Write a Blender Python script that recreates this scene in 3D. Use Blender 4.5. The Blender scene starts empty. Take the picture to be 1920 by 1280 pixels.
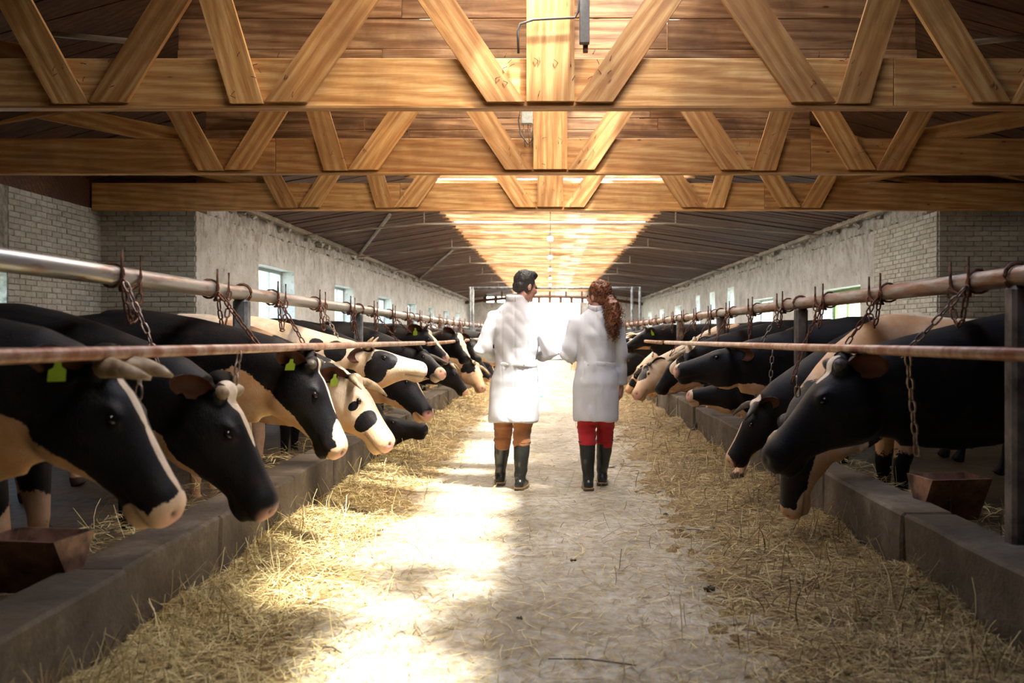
import bpy, math, random
import numpy as np
from mathutils import Vector, Matrix, noise

PI = math.pi
rnd = random.Random(7)
nrs = np.random.RandomState(11)
scene = bpy.context.scene
COL = scene.collection

# ------------------------------------------------------------------ camera
CAMZ = 1.3
cam_d = bpy.data.cameras.new('camera')
cam_d.lens = 33.75
cam_d.sensor_width = 36
cam_d.shift_x = -71/1920
cam_d.shift_y = -17/1920
cam_d.clip_start = .05
cam_d.clip_end = 400
cam_d.dof.use_dof = True
cam_d.dof.focus_distance = 8.0
cam_d.dof.aperture_fstop = 2.6
cam = bpy.data.objects.new('camera', cam_d)
cam.location = (0, 0, CAMZ)
cam.rotation_euler = (PI/2, 0, 0)
COL.objects.link(cam)
scene.camera = cam

# ------------------------------------------------------------------ sky, sun, exposure
world = bpy.data.worlds.new('world')
scene.world = world
world.use_nodes = True
wn = world.node_tree
wn.nodes.clear()
sky = wn.nodes.new('ShaderNodeTexSky')
sky.sky_type = 'NISHITA'
sky.sun_disc = False
sky.sun_elevation = math.radians(58)
sky.sun_rotation = math.radians(135)
sky.air_density = 1.0
sky.dust_density = 2.0
bg = wn.nodes.new('ShaderNodeBackground')
bg.inputs['Strength'].default_value = 1.0
wo = wn.nodes.new('ShaderNodeOutputWorld')
wn.links.new(sky.outputs[0], bg.inputs[0])
wn.links.new(bg.outputs[0], wo.inputs[0])

sun_d = bpy.data.lights.new('sun', 'SUN')
sun_d.energy = 12.5
sun_d.angle = math.radians(3.6)
sun_d.color = (1.0, .95, .87)
sun = bpy.data.objects.new('sun', sun_d)
COL.objects.link(sun)
SUN_DIR = Vector((-.30, .30, -1)).normalized()
sun.rotation_euler = SUN_DIR.to_track_quat('-Z', 'Y').to_euler()
sun.location = (4, 5, 12)

scene.view_settings.view_transform = 'Standard'
scene.view_settings.look = 'None'
scene.view_settings.gamma = 1.0
scene.view_settings.use_curve_mapping = False
scene.view_settings.exposure = 0.95
scene.cycles.use_denoising = True
scene.cycles.max_bounces = 8
scene.cycles.diffuse_bounces = 3
scene.cycles.sample_clamp_indirect = 6.0

# ------------------------------------------------------------------ helpers
def tag(o, label=None, cat=None, group=None, kind=None):
    if label: o['label'] = label
    if cat: o['category'] = cat
    if group: o['group'] = group
    if kind: o['kind'] = kind
    return o

def empty(name, loc=(0, 0, 0), rz=0, label=None, cat=None, group=None, kind=None):
    o = bpy.data.objects.new(name, None)
    COL.objects.link(o)
    o.location = loc
    o.rotation_euler = (0, 0, rz)
    o.empty_display_size = .1
    return tag(o, label, cat, group, kind)

def link(name, me, mat=None, parent=None, loc=None, rot=None):
    if mat is not None and len(me.materials) == 0:
        me.materials.append(mat)
    o = bpy.data.objects.new(name, me)
    COL.objects.link(o)
    if loc is not None: o.location = loc
    if rot is not None: o.rotation_euler = rot
    if parent is not None: o.parent = parent
    return o

def mesh_np(name, V, F, smooth=False):
    """V n x 3, F m x k (all faces the same size)"""
    V = np.asarray(V, dtype=np.float32); F = np.asarray(F, dtype=np.int32)
    me = bpy.data.meshes.new(name)
    me.vertices.add(len(V)); me.vertices.foreach_set('co', V.ravel())
    k = F.shape[1]
    me.loops.add(F.size); me.loops.foreach_set('vertex_index', F.ravel())
    me.polygons.add(len(F))
    me.polygons.foreach_set('loop_start', np.arange(0, F.size, k, dtype=np.int32))
    me.polygons.foreach_set('loop_total', np.full(len(F), k, dtype=np.int32))
    me.update(calc_edges=True)
    me.validate()
    if smooth:
        me.polygons.foreach_set('use_smooth', np.ones(len(me.polygons), dtype=bool))
    return me

class MB:
    def __init__(s): s.v = []; s.f = []
    def add(s, V, F):
        n = len(s.v)
        s.v.extend([tuple(p) for p in V])
        s.f.extend([tuple(i+n for i in f) for f in F])
        return s
    def box(s, lo, hi, ch=0.0):
        V, F = chbox(((hi[0]-lo[0]), (hi[1]-lo[1]), (hi[2]-lo[2])), ch)
        c = ((hi[0]+lo[0])/2, (hi[1]+lo[1])/2, (hi[2]+lo[2])/2)
        return s.add([(x+c[0], y+c[1], z+c[2]) for x, y, z in V], F)
    def tube(s, pts, r, n=10, cap=True):
        return s.add(*tube(pts, r, n, cap))
    def mesh(s, name, smooth=False):
        me = bpy.data.meshes.new(name)
        me.from_pydata(s.v, [], s.f)
        if smooth:
            me.polygons.foreach_set('use_smooth', [True]*len(me.polygons))
        me.update()
        return me
    def build(s, name, mat, parent=None, smooth=False, loc=None, rot=None):
        return link(name, s.mesh(name, smooth), mat, parent, loc, rot)

def chbox(size, c=0.0):
    x, y, z = size[0]/2, size[1]/2, size[2]/2
    if c <= 0:
        V = [(i*x, j*y, k*z) for i in (-1, 1) for j in (-1, 1) for k in (-1, 1)]
        F = [(0, 1, 3, 2), (4, 6, 7, 5), (0, 4, 5, 1), (2, 3, 7, 6), (0, 2, 6, 4), (1, 5, 7, 3)]
        return V, F
    V = []; idx = {}
    for i in (-1, 1):
        for j in (-1, 1):
            for k in (-1, 1):
                idx[(i, j, k, 0)] = len(V); V.append((i*x, j*(y-c), k*(z-c)))
                idx[(i, j, k, 1)] = len(V); V.append((i*(x-c), j*y, k*(z-c)))
                idx[(i, j, k, 2)] = len(V); V.append((i*(x-c), j*(y-c), k*z))
    F = []
    g = lambda i, j, k, a: idx[(i, j, k, a)]
    for i in (-1, 1):
        q = [g(i, -1, -1, 0), g(i, 1, -1, 0), g(i, 1, 1, 0), g(i, -1, 1, 0)]; F.append(tuple(q if i > 0 else q[::-1]))
        q = [g(-1, i, -1, 1), g(-1, i, 1, 1), g(1, i, 1, 1), g(1, i, -1, 1)]; F.append(tuple(q if i > 0 else q[::-1]))
        q = [g(-1, -1, i, 2), g(1, -1, i, 2), g(1, 1, i, 2), g(-1, 1, i, 2)]; F.append(tuple(q if i > 0 else q[::-1]))
    for j in (-1, 1):
        for k in (-1, 1):
            q = [g(-1, j, k, 1), g(1, j, k, 1), g(1, j, k, 2), g(-1, j, k, 2)]; F.append(tuple(q if j*k > 0 else q[::-1]))
            q = [g(j, -1, k, 0), g(j, 1, k, 0), g(j, 1, k, 2), g(j, -1, k, 2)]; F.append(tuple(q[::-1] if j*k > 0 else q))
            q = [g(j, k, -1, 0), g(j, k, 1, 0), g(j, k, 1, 1), g(j, k, -1, 1)]; F.append(tuple(q if j*k > 0 else q[::-1]))
    for i in (-1, 1):
        for j in (-1, 1):
            for k in (-1, 1):
                t = (g(i, j, k, 0), g(i, j, k, 1), g(i, j, k, 2))
                F.append(t if i*j*k > 0 else t[::-1])
    return V, F

def frames(pts, ref=Vector((0, 0, 1))):
    P = [Vector(p) for p in pts]; out = []
    for i, p in enumerate(P):
        t = (P[min(i+1, len(P)-1)]-P[max(i-1, 0)])
        t = t.normalized() if t.length > 1e-9 else Vector((1, 0, 0))
        r = ref[i] if isinstance(ref, list) else ref
        u = r - t*r.dot(t)
        if u.length < 1e-3:
            u = Vector((1, .1, 0)); u = u - t*u.dot(t)
        u.normalize(); s = t.cross(u)
        out.append((p, t, u, s))
    return out

def tube(pts, r, n=10, cap=True, ref=Vector((0, 0, 1))):
    fr = frames(pts, ref)
    V = []; F = []
    for i, (p, t, u, s) in enumerate(fr):
        ri = r[i] if isinstance(r, (list, tuple)) else r
        ru, rs = ri if isinstance(ri, (list, tuple)) else (ri, ri)
        for k in range(n):
            a = 2*PI*k/n
            V.append(p+u*(math.sin(a)*ru)+s*(math.cos(a)*rs))
    m = len(fr)
    for i in range(m-1):
        for k in range(n):
            a = i*n+k; b = i*n+(k+1) % n
            F.append((a, b, b+n, a+n))
    if cap:
        F.append(tuple(range(n))[::-1]); F.append(tuple((m-1)*n+k for k in range(n)))
    return V, F

def loft(rings, n=20, ex=2.2):
    """rings: (centre, up, side, halfwidth, top, bottom[, low width factor]) closed with fans"""
    V = []; F = []
    for R in rings:
        c, u, s, hw, tp, bt = R[:6]
        lw = R[6] if len(R) > 6 else 1.0
        for k in range(n):
            a = 2*PI*k/n; ca, sa = math.cos(a), math.sin(a)
            cx = math.copysign(abs(ca)**(2/ex), ca); sx = math.copysign(abs(sa)**(2/ex), sa)
            w = hw*(1.0 if sx > 0 else 1+(lw-1)*(-sx))
            V.append(c+s*(cx*w)+u*(sx*(tp if sx > 0 else bt)))
    m = len(rings)
    for i in range(m-1):
        for k in range(n):
            a = i*n+k; b = i*n+(k+1) % n
            F.append((a, b, b+n, a+n))
    F.append(tuple(range(n))[::-1]); F.append(tuple((m-1)*n+k for k in range(n)))
    return V, F

def ellips(c, r, M=None, nu=14, nv=9):
    V = []; F = []
    c = Vector(c)
    for j in range(nv+1):
        th = PI*j/nv
        for i in range(nu):
            ph = 2*PI*i/nu
            p = Vector((r[0]*math.sin(th)*math.cos(ph), r[1]*math.sin(th)*math.sin(ph), r[2]*math.cos(th)))
            if M is not None: p = M @ p
            V.append(c+p)
    for j in range(nv):
        for i in range(nu):
            a = j*nu+i; b = j*nu+(i+1) % nu
            F.append((a, a+nu, b+nu, b))
    return V, F

def remesh(mb, voxel, it=6, fac=.5):
    me = mb.mesh('tmp')
    o = bpy.data.objects.new('tmp', me); COL.objects.link(o)
    m = o.modifiers.new('r', 'REMESH'); m.mode = 'VOXEL'; m.voxel_size = voxel; m.use_smooth_shade = True
    if it:
        s = o.modifiers.new('s', 'SMOOTH'); s.factor = fac; s.iterations = it
    dg = bpy.context.evaluated_depsgraph_get()
    out = bpy.data.meshes.new_from_object(o.evaluated_get(dg))
    out.materials.clear()
    bpy.data.objects.remove(o); bpy.data.meshes.remove(me)
    return out

def getV(me):
    a = np.empty(len(me.vertices)*3, dtype=np.float32); me.vertices.foreach_get('co', a)
    return a.reshape(-1, 3)
def getN(me):
    a = np.empty(len(me.vertices)*3, dtype=np.float32); me.vertices.foreach_get('normal', a)
    return a.reshape(-1, 3)
def setV(me, V):
    me.vertices.foreach_set('co', np.asarray(V, dtype=np.float32).ravel()); me.update()
def attr(me, name, vals):
    at = me.attributes.new(name, 'FLOAT', 'POINT')
    at.data.foreach_set('value', np.asarray(vals, dtype=np.float32))
def append_geo(me, V, F):
    """joins closed extra geometry (ears, fingers) to an evaluated mesh and returns the new mesh"""
    import bmesh
    bm = bmesh.new(); bm.from_mesh(me)
    vs = [bm.verts.new(p) for p in V]
    for f in F:
        try:
            q = bm.faces.new([vs[i] for i in f]); q.smooth = True
        except ValueError:
            pass
    bm.to_mesh(me); bm.free(); me.update()
    return me

def vnoise(V, sc, seed=0.0):
    out = np.empty(len(V), dtype=np.float32)
    sx, sy, sz = sc
    for i, p in enumerate(V):
        out[i] = noise.noise((p[0]*sx+seed, p[1]*sy+seed*.7, p[2]*sz-seed))
    return out

def W(px, py, Y):
    """the point of the barn that stands at depth Y behind a measured spot of the photograph"""
    return Vector(((px-1031)*Y/1800, Y, CAMZ-(py-623)*Y/1800))

# ------------------------------------------------------------------ materials
class NT:
    def __init__(s, name):
        s.m = bpy.data.materials.new(name); s.m.use_nodes = True
        s.t = s.m.node_tree; s.b = s.t.nodes['Principled BSDF']; s.out = s.t.nodes['Material Output']
    def n(s, typ, **kw):
        nd = s.t.nodes.new('ShaderNode'+typ)
        for k, v in kw.items():
            if k in nd.inputs: nd.inputs[k].default_value = v
            else: setattr(nd, k, v)
        return nd
    def l(s, a, b): s.t.links.new(a, b); return b
    def coord(s, scale=(1, 1, 1), kind='Object', rnd_shift=False):
        tc = s.n('TexCoord'); mp = s.n('Mapping'); mp.inputs['Scale'].default_value = scale
        s.l(tc.outputs[kind], mp.inputs['Vector'])
        if rnd_shift:
            oi = s.n('ObjectInfo'); mu = s.n('Math', operation='MULTIPLY'); mu.inputs[1].default_value = 57.0
            s.l(oi.outputs['Random'], mu.inputs[0]); s.l(mu.outputs[0], mp.inputs['Location'])
        return mp.outputs[0]
    def noise(s, vec, scale=5, detail=4, rough=.55, dist=0):
        nd = s.n('TexNoise'); nd.inputs['Scale'].default_value = scale; nd.inputs['Detail'].default_value = detail
        nd.inputs['Roughness'].default_value = rough; nd.inputs['Distortion'].default_value = dist
        s.l(vec, nd.inputs['Vector']); return nd.outputs['Fac']
    def ramp(s, fac, stops):
        r = s.n('ValToRGB'); e = r.color_ramp.elements
        while len(e) < len(stops): e.new(.5)
        for i, (p, c) in enumerate(stops):
            e[i].position = p; e[i].color = (c[0], c[1], c[2], 1) if not isinstance(c, (int, float)) else (c, c, c, 1)
        s.l(fac, r.inputs[0]); return r.outputs[0]
    def mix(s, fac, a, b, mode='MIX'):
        m = s.n('Mix', data_type='RGBA', blend_type=mode)
        for sock, v in ((0, fac), (6, a), (7, b)):
            if isinstance(v, (int, float)): m.inputs[sock].default_value = v
            elif isinstance(v, tuple): m.inputs[sock].default_value = (*v, 1)
            else: s.l(v, m.inputs[sock])
        return m.outputs[2]
    def math(s, op, a, b=None):
        m = s.n('Math', operation=op)
        for i, v in enumerate((a, b)):
            if v is None: continue
            if isinstance(v, (int, float)): m.inputs[i].default_value = v
            else: s.l(v, m.inputs[i])
        return m.outputs[0]
    def bump(s, h, dist=.01, strength=.6):
        b = s.n('Bump'); b.inputs['Distance'].default_value = dist; b.inputs['Strength'].default_value = strength
        s.l(h, b.inputs['Height']); s.l(b.outputs[0], s.b.inputs['Normal'])
    def col(s, c):
        if isinstance(c, tuple): s.b.inputs['Base Color'].default_value = (*c, 1)
        else: s.l(c, s.b.inputs['Base Color'])
        return s
    def set(s, **kw):
        for k, v in kw.items():
            s.b.inputs[k.replace('_', ' ')].default_value = v
        return s

def m_plain(name, c, rough=.6, metal=0.0, var=.12, scale=30, bump=.002):
    t = NT(name); v = t.coord()
    n1 = t.noise(v, scale, 4)
    d = tuple(x*(1-var*2) for x in c); l_ = tuple(min(1, x*(1+var)) for x in c)
    t.col(t.ramp(n1, [(.3, d), (.7, l_)])).set(Roughness=rough, Metallic=metal)
    t.bump(n1, bump, .5)
    return t.m

def m_wood(name, dark, mid, light, stain=.45, rough=.6, tint=True):
    """grain runs along each piece's own x axis"""
    t = NT(name)
    v = t.coord((.35, 5, 5), rnd_shift=True)
    v2 = t.coord((1, 1, 1), rnd_shift=True)
    w = t.noise(v, 3.0, 6, .6, 1.4)
    ringv = t.n('TexWave', wave_type='BANDS', bands_direction='DIAGONAL')
    ringv.inputs['Scale'].default_value = 1.3; ringv.inputs['Distortion'].default_value = 7.0
    ringv.inputs['Detail'].default_value = 3.0; ringv.inputs['Detail Scale'].default_value = 1.2
    t.l(v, ringv.inputs['Vector'])
    g = t.math('ADD', t.math('MULTIPLY', w, .78), t.math('MULTIPLY', ringv.outputs['Fac'], .22))
    fg = t.noise(t.coord((1.5, 60, 60), rnd_shift=True), 3.0, 4, .6)
    g = t.math('ADD', t.math('MULTIPLY', g, .72), t.math('MULTIPLY', fg, .28))
    c = t.ramp(g, [(.34, dark), (.5, mid), (.64, light)])
    st = t.ramp(t.noise(v2, 1.3, 5, .62, .6), [(.42, 0.0), (.62, 1.0)])
    c = t.mix(t.math('MULTIPLY', st, stain), c, tuple(x*.55 for x in dark))
    vo = t.n('TexVoronoi'); vo.inputs['Scale'].default_value = 2.4
    vk = t.coord((.8, 2.2, 2.2), rnd_shift=True); t.l(vk, vo.inputs['Vector'])
    kn = t.ramp(vo.outputs['Distance'], [(.035, 1.0), (.07, 0.0)])
    c = t.mix(t.math('MULTIPLY', kn, .8), c, (.06, .02, .008))
    if tint:
        oi = t.n('ObjectInfo')
        c = t.mix(1.0, c, t.ramp(oi.outputs['Random'], [(0, (.72, .66, .6)), (1, (1.12, 1.1, 1.08))]), 'MULTIPLY')
    t.col(c).set(Roughness=rough)
    t.bump(g, .004, .4)
    return t.m

M = {}
M['pine'] = m_wood('pine_timber', (.42, .185, .05), (.64, .335, .105), (.80, .52, .22), .4)
M['plank'] = m_wood('old_plank', (.20, .095, .035), (.42, .24, .11), (.62, .42, .23), .6)
M['roofwood'] = m_wood('dark_roof_boards', (.045, .017, .007), (.10, .038, .014), (.16, .07, .028), .5)
M['greywood'] = m_wood('grey_board', (.20, .17, .13), (.38, .34, .28), (.55, .5, .43), .4)

def m_cloth(name, c, rough=.85, weave=900, var=.04):
    t = NT(name); v = t.coord()
    n1 = t.noise(v, 9, 5); n2 = t.noise(v, weave, 1)
    t.col(t.ramp(n1, [(.3, tuple(x*(1-var) for x in c)), (.7, tuple(min(1, x*(1+var)) for x in c))])).set(Roughness=rough)
    t.b.inputs['Sheen Weight'].default_value = .2
    t.bump(t.math('ADD', t.math('MULTIPLY', n1, 2.0), n2), .004, .35)
    return t.m
M['coat'] = m_cloth('white_cotton', (.60, .605, .645))
M['brown'] = m_cloth('brown_trouser', (.33, .13, .045), var=.25)
M['red'] = m_cloth('red_trouser', (.50, .012, .02), var=.12)
M['rubber'] = m_plain('rubber_boot', (.028, .03, .026), .28, var=.2, scale=6, bump=.001)
M['sole'] = m_plain('tan_sole_strip', (.42, .24, .1), .6)
M['skin'] = m_plain('skin', (.62, .33, .235), .5, var=.08, scale=25, bump=.0008)
M['skin'].node_tree.nodes['Principled BSDF'].inputs['Subsurface Weight'].default_value = .08
M['hair_grey'] = m_plain('dark_grey_hair', (.055, .048, .045), .5, var=.45, scale=160, bump=.004)
M['hair_red'] = m_plain('auburn_hair', (.22, .072, .024), .42, var=.5, scale=70, bump=.006)
M['galv'] = None
t = NT('galvanised_pipe'); v = t.coord((1, 1, 1))
r1 = t.noise(t.coord((6, .8, 6)), 3, 6, .65)
c = t.mix(t.ramp(r1, [(.54, 0.0), (.72, 1.0)]), (.55, .54, .51), (.30, .13, .055))
t.col(c).set(Roughness=.36, Metallic=.75); t.bump(t.noise(v, 60, 3), .002, .5); M['galv'] = t.m
t = NT('rust_streaked_pipe'); v = t.coord((1, 1, 1))
r1 = t.noise(t.coord((6, .8, 6)), 3, 6, .65)
c = t.mix(t.ramp(r1, [(.40, 0.0), (.58, 1.0)]), (.34, .32, .29), (.22, .10, .05))
t.col(c).set(Roughness=.5, Metallic=.45); t.bump(t.noise(v, 60, 3), .002, .5); M['galv_rusty'] = t.m
M['rustpost'] = m_plain('rust_grey_post', (.15, .125, .11), .6, .3, .45, 9, .003)
t = NT('painted_bar'); v = t.coord()
r1 = t.noise(v, 7, 6, .65)
c = t.mix(t.ramp(r1, [(.4, 0.0), (.6, 1.0)]), (.60, .42, .31), (.36, .16, .09))
t.col(c).set(Roughness=.4, Metallic=.2); t.bump(t.noise(v, 70, 3), .001, .5); M['bar'] = t.m
M['rust'] = m_plain('rusty_iron', (.19, .075, .04), .6, .35, .45, 40, .003)
M['chain'] = m_plain('steel_chain', (.33, .25, .20), .4, .7, .4, 18, .001)
M['steelpost'] = m_plain('blue_grey_post', (.20, .22, .23), .5, .3, .35, 14, .003)
M['steel'] = m_plain('worn_sheet_steel', (.30, .17, .12), .5, .5, .4, 9, .002)
M['cable'] = m_plain('grey_cable', (.12, .11, .10), .6)
M['boxgrey'] = m_plain('pale_plastic', (.5, .52, .45), .5)
M['horn'] = None
t = NT('horn'); v = t.coord()
t.col(t.ramp(t.noise(v, 14, 4), [(.35, (.16, .10, .055)), (.65, (.52, .42, .27))])).set(Roughness=.45); M['horn'] = t.m
M['horn_dark'] = m_plain('dark_horn', (.09, .075, .06), .5, var=.3, scale=20)
M['hoof'] = m_plain('hoof', (.035, .025, .018), .6)
M['eye'] = m_plain('cow_eye', (.012, .008, .008), .08, var=.1, bump=0)
M['eartag'] = m_plain('yellow_green_tag', (.30, .50, .02), .5, var=.05)
M['glass'] = NT('window_glass').m
M['frame'] = m_plain('pale_window_frame', (.58, .66, .60), .6)
M['greenframe'] = m_plain('green_window_frame', (.22, .42, .10), .6)

g = NT('pane_glass'); g.t.nodes.remove(g.b)
gl = g.n('BsdfGlossy'); gl.inputs['Roughness'].default_value = .03
tr = g.n('BsdfTransparent'); tr.inputs['Color'].default_value = (.93, .97, .96, 1)
mx = g.n('MixShader'); mx.inputs[0].default_value = .07
g.l(tr.outputs[0], mx.inputs[1]); g.l(gl.outputs[0], mx.inputs[2]); g.l(mx.outputs[0], g.out.inputs[0])
M['glass'] = g.m

# translucent roof sheet, brown-streaked
g = NT('translucent_roof_sheet'); g.t.nodes.remove(g.b)
v = g.coord((.35, 2.4, 1)); v2 = g.coord((.5, 1.2, 1))
k = g.math('ADD', g.math('MULTIPLY', g.noise(v, 3.2, 6, .68, .8), .55), g.math('MULTIPLY', g.noise(v2, 1.3, 4, .6), .45))
colr = g.ramp(k, [(.39, (.20, .08, .03)), (.44, (.60, .36, .16)), (.49, (.92, .78, .56)), (.58, (.98, .95, .86))])
df = g.n('BsdfDiffuse'); tl = g.n('BsdfTranslucent')
g.l(colr, df.inputs[0]); g.l(colr, tl.inputs[0])
mx = g.n('MixShader'); mx.inputs[0].default_value = .5
g.l(df.outputs[0], mx.inputs[1]); g.l(tl.outputs[0], mx.inputs[2])
mx.inputs[0].default_value = .80
tp = g.n('BsdfTransparent'); g.l(colr, tp.inputs[0])
mx2 = g.n('MixShader'); mx2.inputs[0].default_value = .12
g.l(mx.outputs[0], mx2.inputs[1]); g.l(tp.outputs[0], mx2.inputs[2]); g.l(mx2.outputs[0], g.out.inputs[0])
M['sheet'] = g.m

# concrete floor
t = NT('dusty_concrete_floor'); v = t.coord((1, .8, 1))
n1 = t.noise(v, 1.6, 6, .62, .3); n2 = t.noise(v, 14, 6, .7); n3 = t.noise(t.coord((1, .35, 1)), 40, 4, .7)
c = t.ramp(n1, [(.32, (.27, .245, .19)), (.5, (.46, .435, .355)), (.68, (.63, .615, .54))])
c = t.mix(t.ramp(n2, [(.40, .65), (.60, 0.0)]), c, (.22, .155, .08))
c = t.mix(t.ramp(n3, [(.52, 0.0), (.66, .7)]), c, (.50, .38, .17))
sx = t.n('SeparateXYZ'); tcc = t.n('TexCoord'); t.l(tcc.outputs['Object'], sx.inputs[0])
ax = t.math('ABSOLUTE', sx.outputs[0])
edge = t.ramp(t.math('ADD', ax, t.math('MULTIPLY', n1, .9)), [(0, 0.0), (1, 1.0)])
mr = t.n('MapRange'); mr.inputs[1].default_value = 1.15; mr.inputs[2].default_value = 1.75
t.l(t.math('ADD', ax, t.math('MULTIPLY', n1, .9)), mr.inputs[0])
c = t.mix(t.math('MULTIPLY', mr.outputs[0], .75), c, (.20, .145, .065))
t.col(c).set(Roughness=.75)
t.bump(t.math('ADD', n2, t.math('MULTIPLY', n3, .5)), .012, .6); M['floor'] = t.m

t = NT('trough_concrete'); v = t.coord(rnd_shift=True)
n1 = t.noise(v, 2.5, 6, .65); n2 = t.noise(v, 30, 5, .7)
c = t.ramp(n1, [(.3, (.045, .034, .023)), (.55, (.105, .082, .058)), (.75, (.22, .19, .145))])
c = t.mix(t.ramp(n2, [(.45, 0.0), (.7, .5)]), c, (.05, .03, .015))
t.col(c).set(Roughness=.8); t.bump(t.math('ADD', n1, n2), .012, .6); M['curb'] = t.m

t = NT('muddy_stall_floor'); v = t.coord()
t.col(t.ramp(t.noise(v, 5, 6, .7), [(.3, (.02, .014, .008)), (.7, (.11, .07, .03))])).set(Roughness=.6)
t.bump(t.noise(v, 9, 5), .03, .7); M['mud'] = t.m

def m_straw(name, a, b, c_):
    t = NT(name)
    ge = t.n('NewGeometry')
    t.col(t.ramp(ge.outputs['Random Per Island'], [(0, a), (.45, b), (1, c_)])).set(Roughness=.6)
    return t.m
M['straw'] = m_straw('straw_strands', (.17, .108, .034), (.45, .345, .125), (.78, .67, .36))
M['straw_shaded'] = m_straw('shaded_straw_strands', (.09, .055, .018), (.30, .205, .075), (.62, .49, .22))  # browner straw, with the right side's weaker light put into its colour
t = NT('hay_mat'); v = t.coord((1, .6, 1))
n1 = t.noise(v, 28, 6, .75, 1.0); n2 = t.noise(v, 4, 4)
c = t.ramp(t.math('ADD', t.math('MULTIPLY', n1, .7), t.math('MULTIPLY', n2, .3)), [(.35, (.075, .04, .012)), (.5, (.27, .17, .06)), (.65, (.50, .38, .16))])
t.col(c).set(Roughness=.8); t.bump(n1, .03, .9); M['haymat'] = t.m

t = NT('whitewashed_plaster'); v = t.coord()
n1 = t.noise(v, 1.8, 7, .7, .5); n2 = t.noise(v, 9, 6, .75); n3 = t.noise(t.coord((1, 1, .7)), 6, 6, .75)
c = t.ramp(n1, [(.3, (.42, .41, .37)), (.55, (.62, .61, .57)), (.75, (.74, .73, .70))])
sep = t.n('SeparateXYZ'); tc = t.n('TexCoord'); t.l(tc.outputs['Object'], sep.inputs[0])
mr = t.n('MapRange'); mr.inputs[1].default_value = 2.1; mr.inputs[2].default_value = 3.2
t.l(sep.outputs[2], mr.inputs[0])
dirt = t.ramp(t.math('ADD', t.math('MULTIPLY', n3, .75), t.math('MULTIPLY', mr.outputs[0], .14)), [(.47, 0.0), (.56, 1.0)])
c = t.mix(t.math('MULTIPLY', dirt, .55), c, (.20, .145, .09))
c = t.mix(t.ramp(n2, [(.34, .8), (.40, 0.0)]), c, (.13, .10, .07))
t.col(c).set(Roughness=.9); t.bump(t.math('ADD', n1, n2), .05, .7); M['plaster'] = t.m
t = NT('whitewashed_brick'); v = t.coord(rnd_shift=True)
n1 = t.noise(v, 9, 5, .7); oi = t.n('ObjectInfo')
c = t.ramp(n1, [(.3, (.40, .39, .33)), (.5, (.56, .55, .49)), (.75, (.66, .65, .60))])
c = t.mix(1.0, c, t.ramp(oi.outputs['Random'], [(0, (.80, .78, .74)), (1, (1.05, 1.05, 1.03))]), 'MULTIPLY')
t.col(c).set(Roughness=.9); t.bump(n1, .006, .6); M['brick'] = t.m
M['mortar'] = m_plain('old_mortar', (.40, .38, .32), .95, var=.3, scale=12, bump=.01)
M['rubble'] = m_plain('rubble', (.55, .52, .47), .95, var=.3, scale=12, bump=.01)
t = NT('grass_ground'); v = t.coord()
t.col(t.ramp(t.noise(v, .8, 5), [(.3, (.50, .56, .48)), (.7, (.66, .70, .62))])).set(Roughness=.9); M['grass'] = t.m
t = NT('foliage'); v = t.coord()
t.col(t.ramp(t.noise(v, 2.5, 5, .7), [(.3, (.16, .28, .20)), (.7, (.38, .52, .42))])).set(Roughness=.8); t.bump(t.noise(v, 5, 5), .2, 1); M['leaf'] = t.m  # pale and bluish: outdoor haze put into the leaf colour
M['path'] = m_plain('pale_yard', (.62, .62, .60), .9, var=.1, scale=3)

# cow coat: f > 0 is white hair, f < 0 black hair; tan = stains plus warm bounced shade painted on low hair; pink = bare skin
t = NT('cow_hair'); v = t.coord()
def at(name):
    a = t.n('Attribute', attribute_name=name); return a.outputs['Fac']
nA = t.noise(v, 11, 4, .6); nB = t.noise(v, 75, 3, .7)
sh = t.math('ADD', at('f'), t.math('ADD', t.math('MULTIPLY', t.math('SUBTRACT', nA, .5), .36), t.math('MULTIPLY', t.math('SUBTRACT', nB, .5), .16)))
mr = t.n('MapRange'); mr.inputs[1].default_value = -.012; mr.inputs[2].default_value = .02
t.l(sh, mr.inputs[0])
wh = t.ramp(nA, [(.3, (.56, .44, .31)), (.65, (.76, .66, .52))])
tn = t.math('MULTIPLY', at('tan'), t.ramp(t.noise(v, 6, 4), [(.3, .55), (.65, 1.0)]))
wh = t.mix(tn, wh, (.52, .25, .09))
bk = t.ramp(nB, [(.3, (.0025, .0025, .0035)), (.7, (.007, .0068, .0085))])
bk = t.mix(t.math('MULTIPLY', at('tan'), t.ramp(nA, [(.5, 0.0), (.7, .35)])), bk, (.05, .022, .01))
c = t.mix(mr.outputs[0], bk, wh)
c = t.mix(at('pink'), c, (.66, .36, .29))
c = t.mix(at('dark'), c, (.02, .012, .012))
c = t.mix(at('ear'), c, (.10, .035, .022))
t.col(c).set(Roughness=.5)
t.b.inputs['Specular IOR Level'].default_value = .22
fur = t.noise(t.coord((1, 1, .3)), 170, 3, .7)
t.bump(t.math('ADD', fur, t.math('MULTIPLY', nA, 1.2)), .006, .45); M['cow'] = t.m

#=====STRUCTURE=====
XL, XR = -5.3, 5.83            # inner wall faces beyond the third truss
XLo, XRo = -6.75, 7.15         # outer wall faces near the camera
YC, YE = 14.4, 62.0            # where the walls step in, the far gable
YB = -5.0
ZW, ZE = 3.12, 3.42

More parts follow.
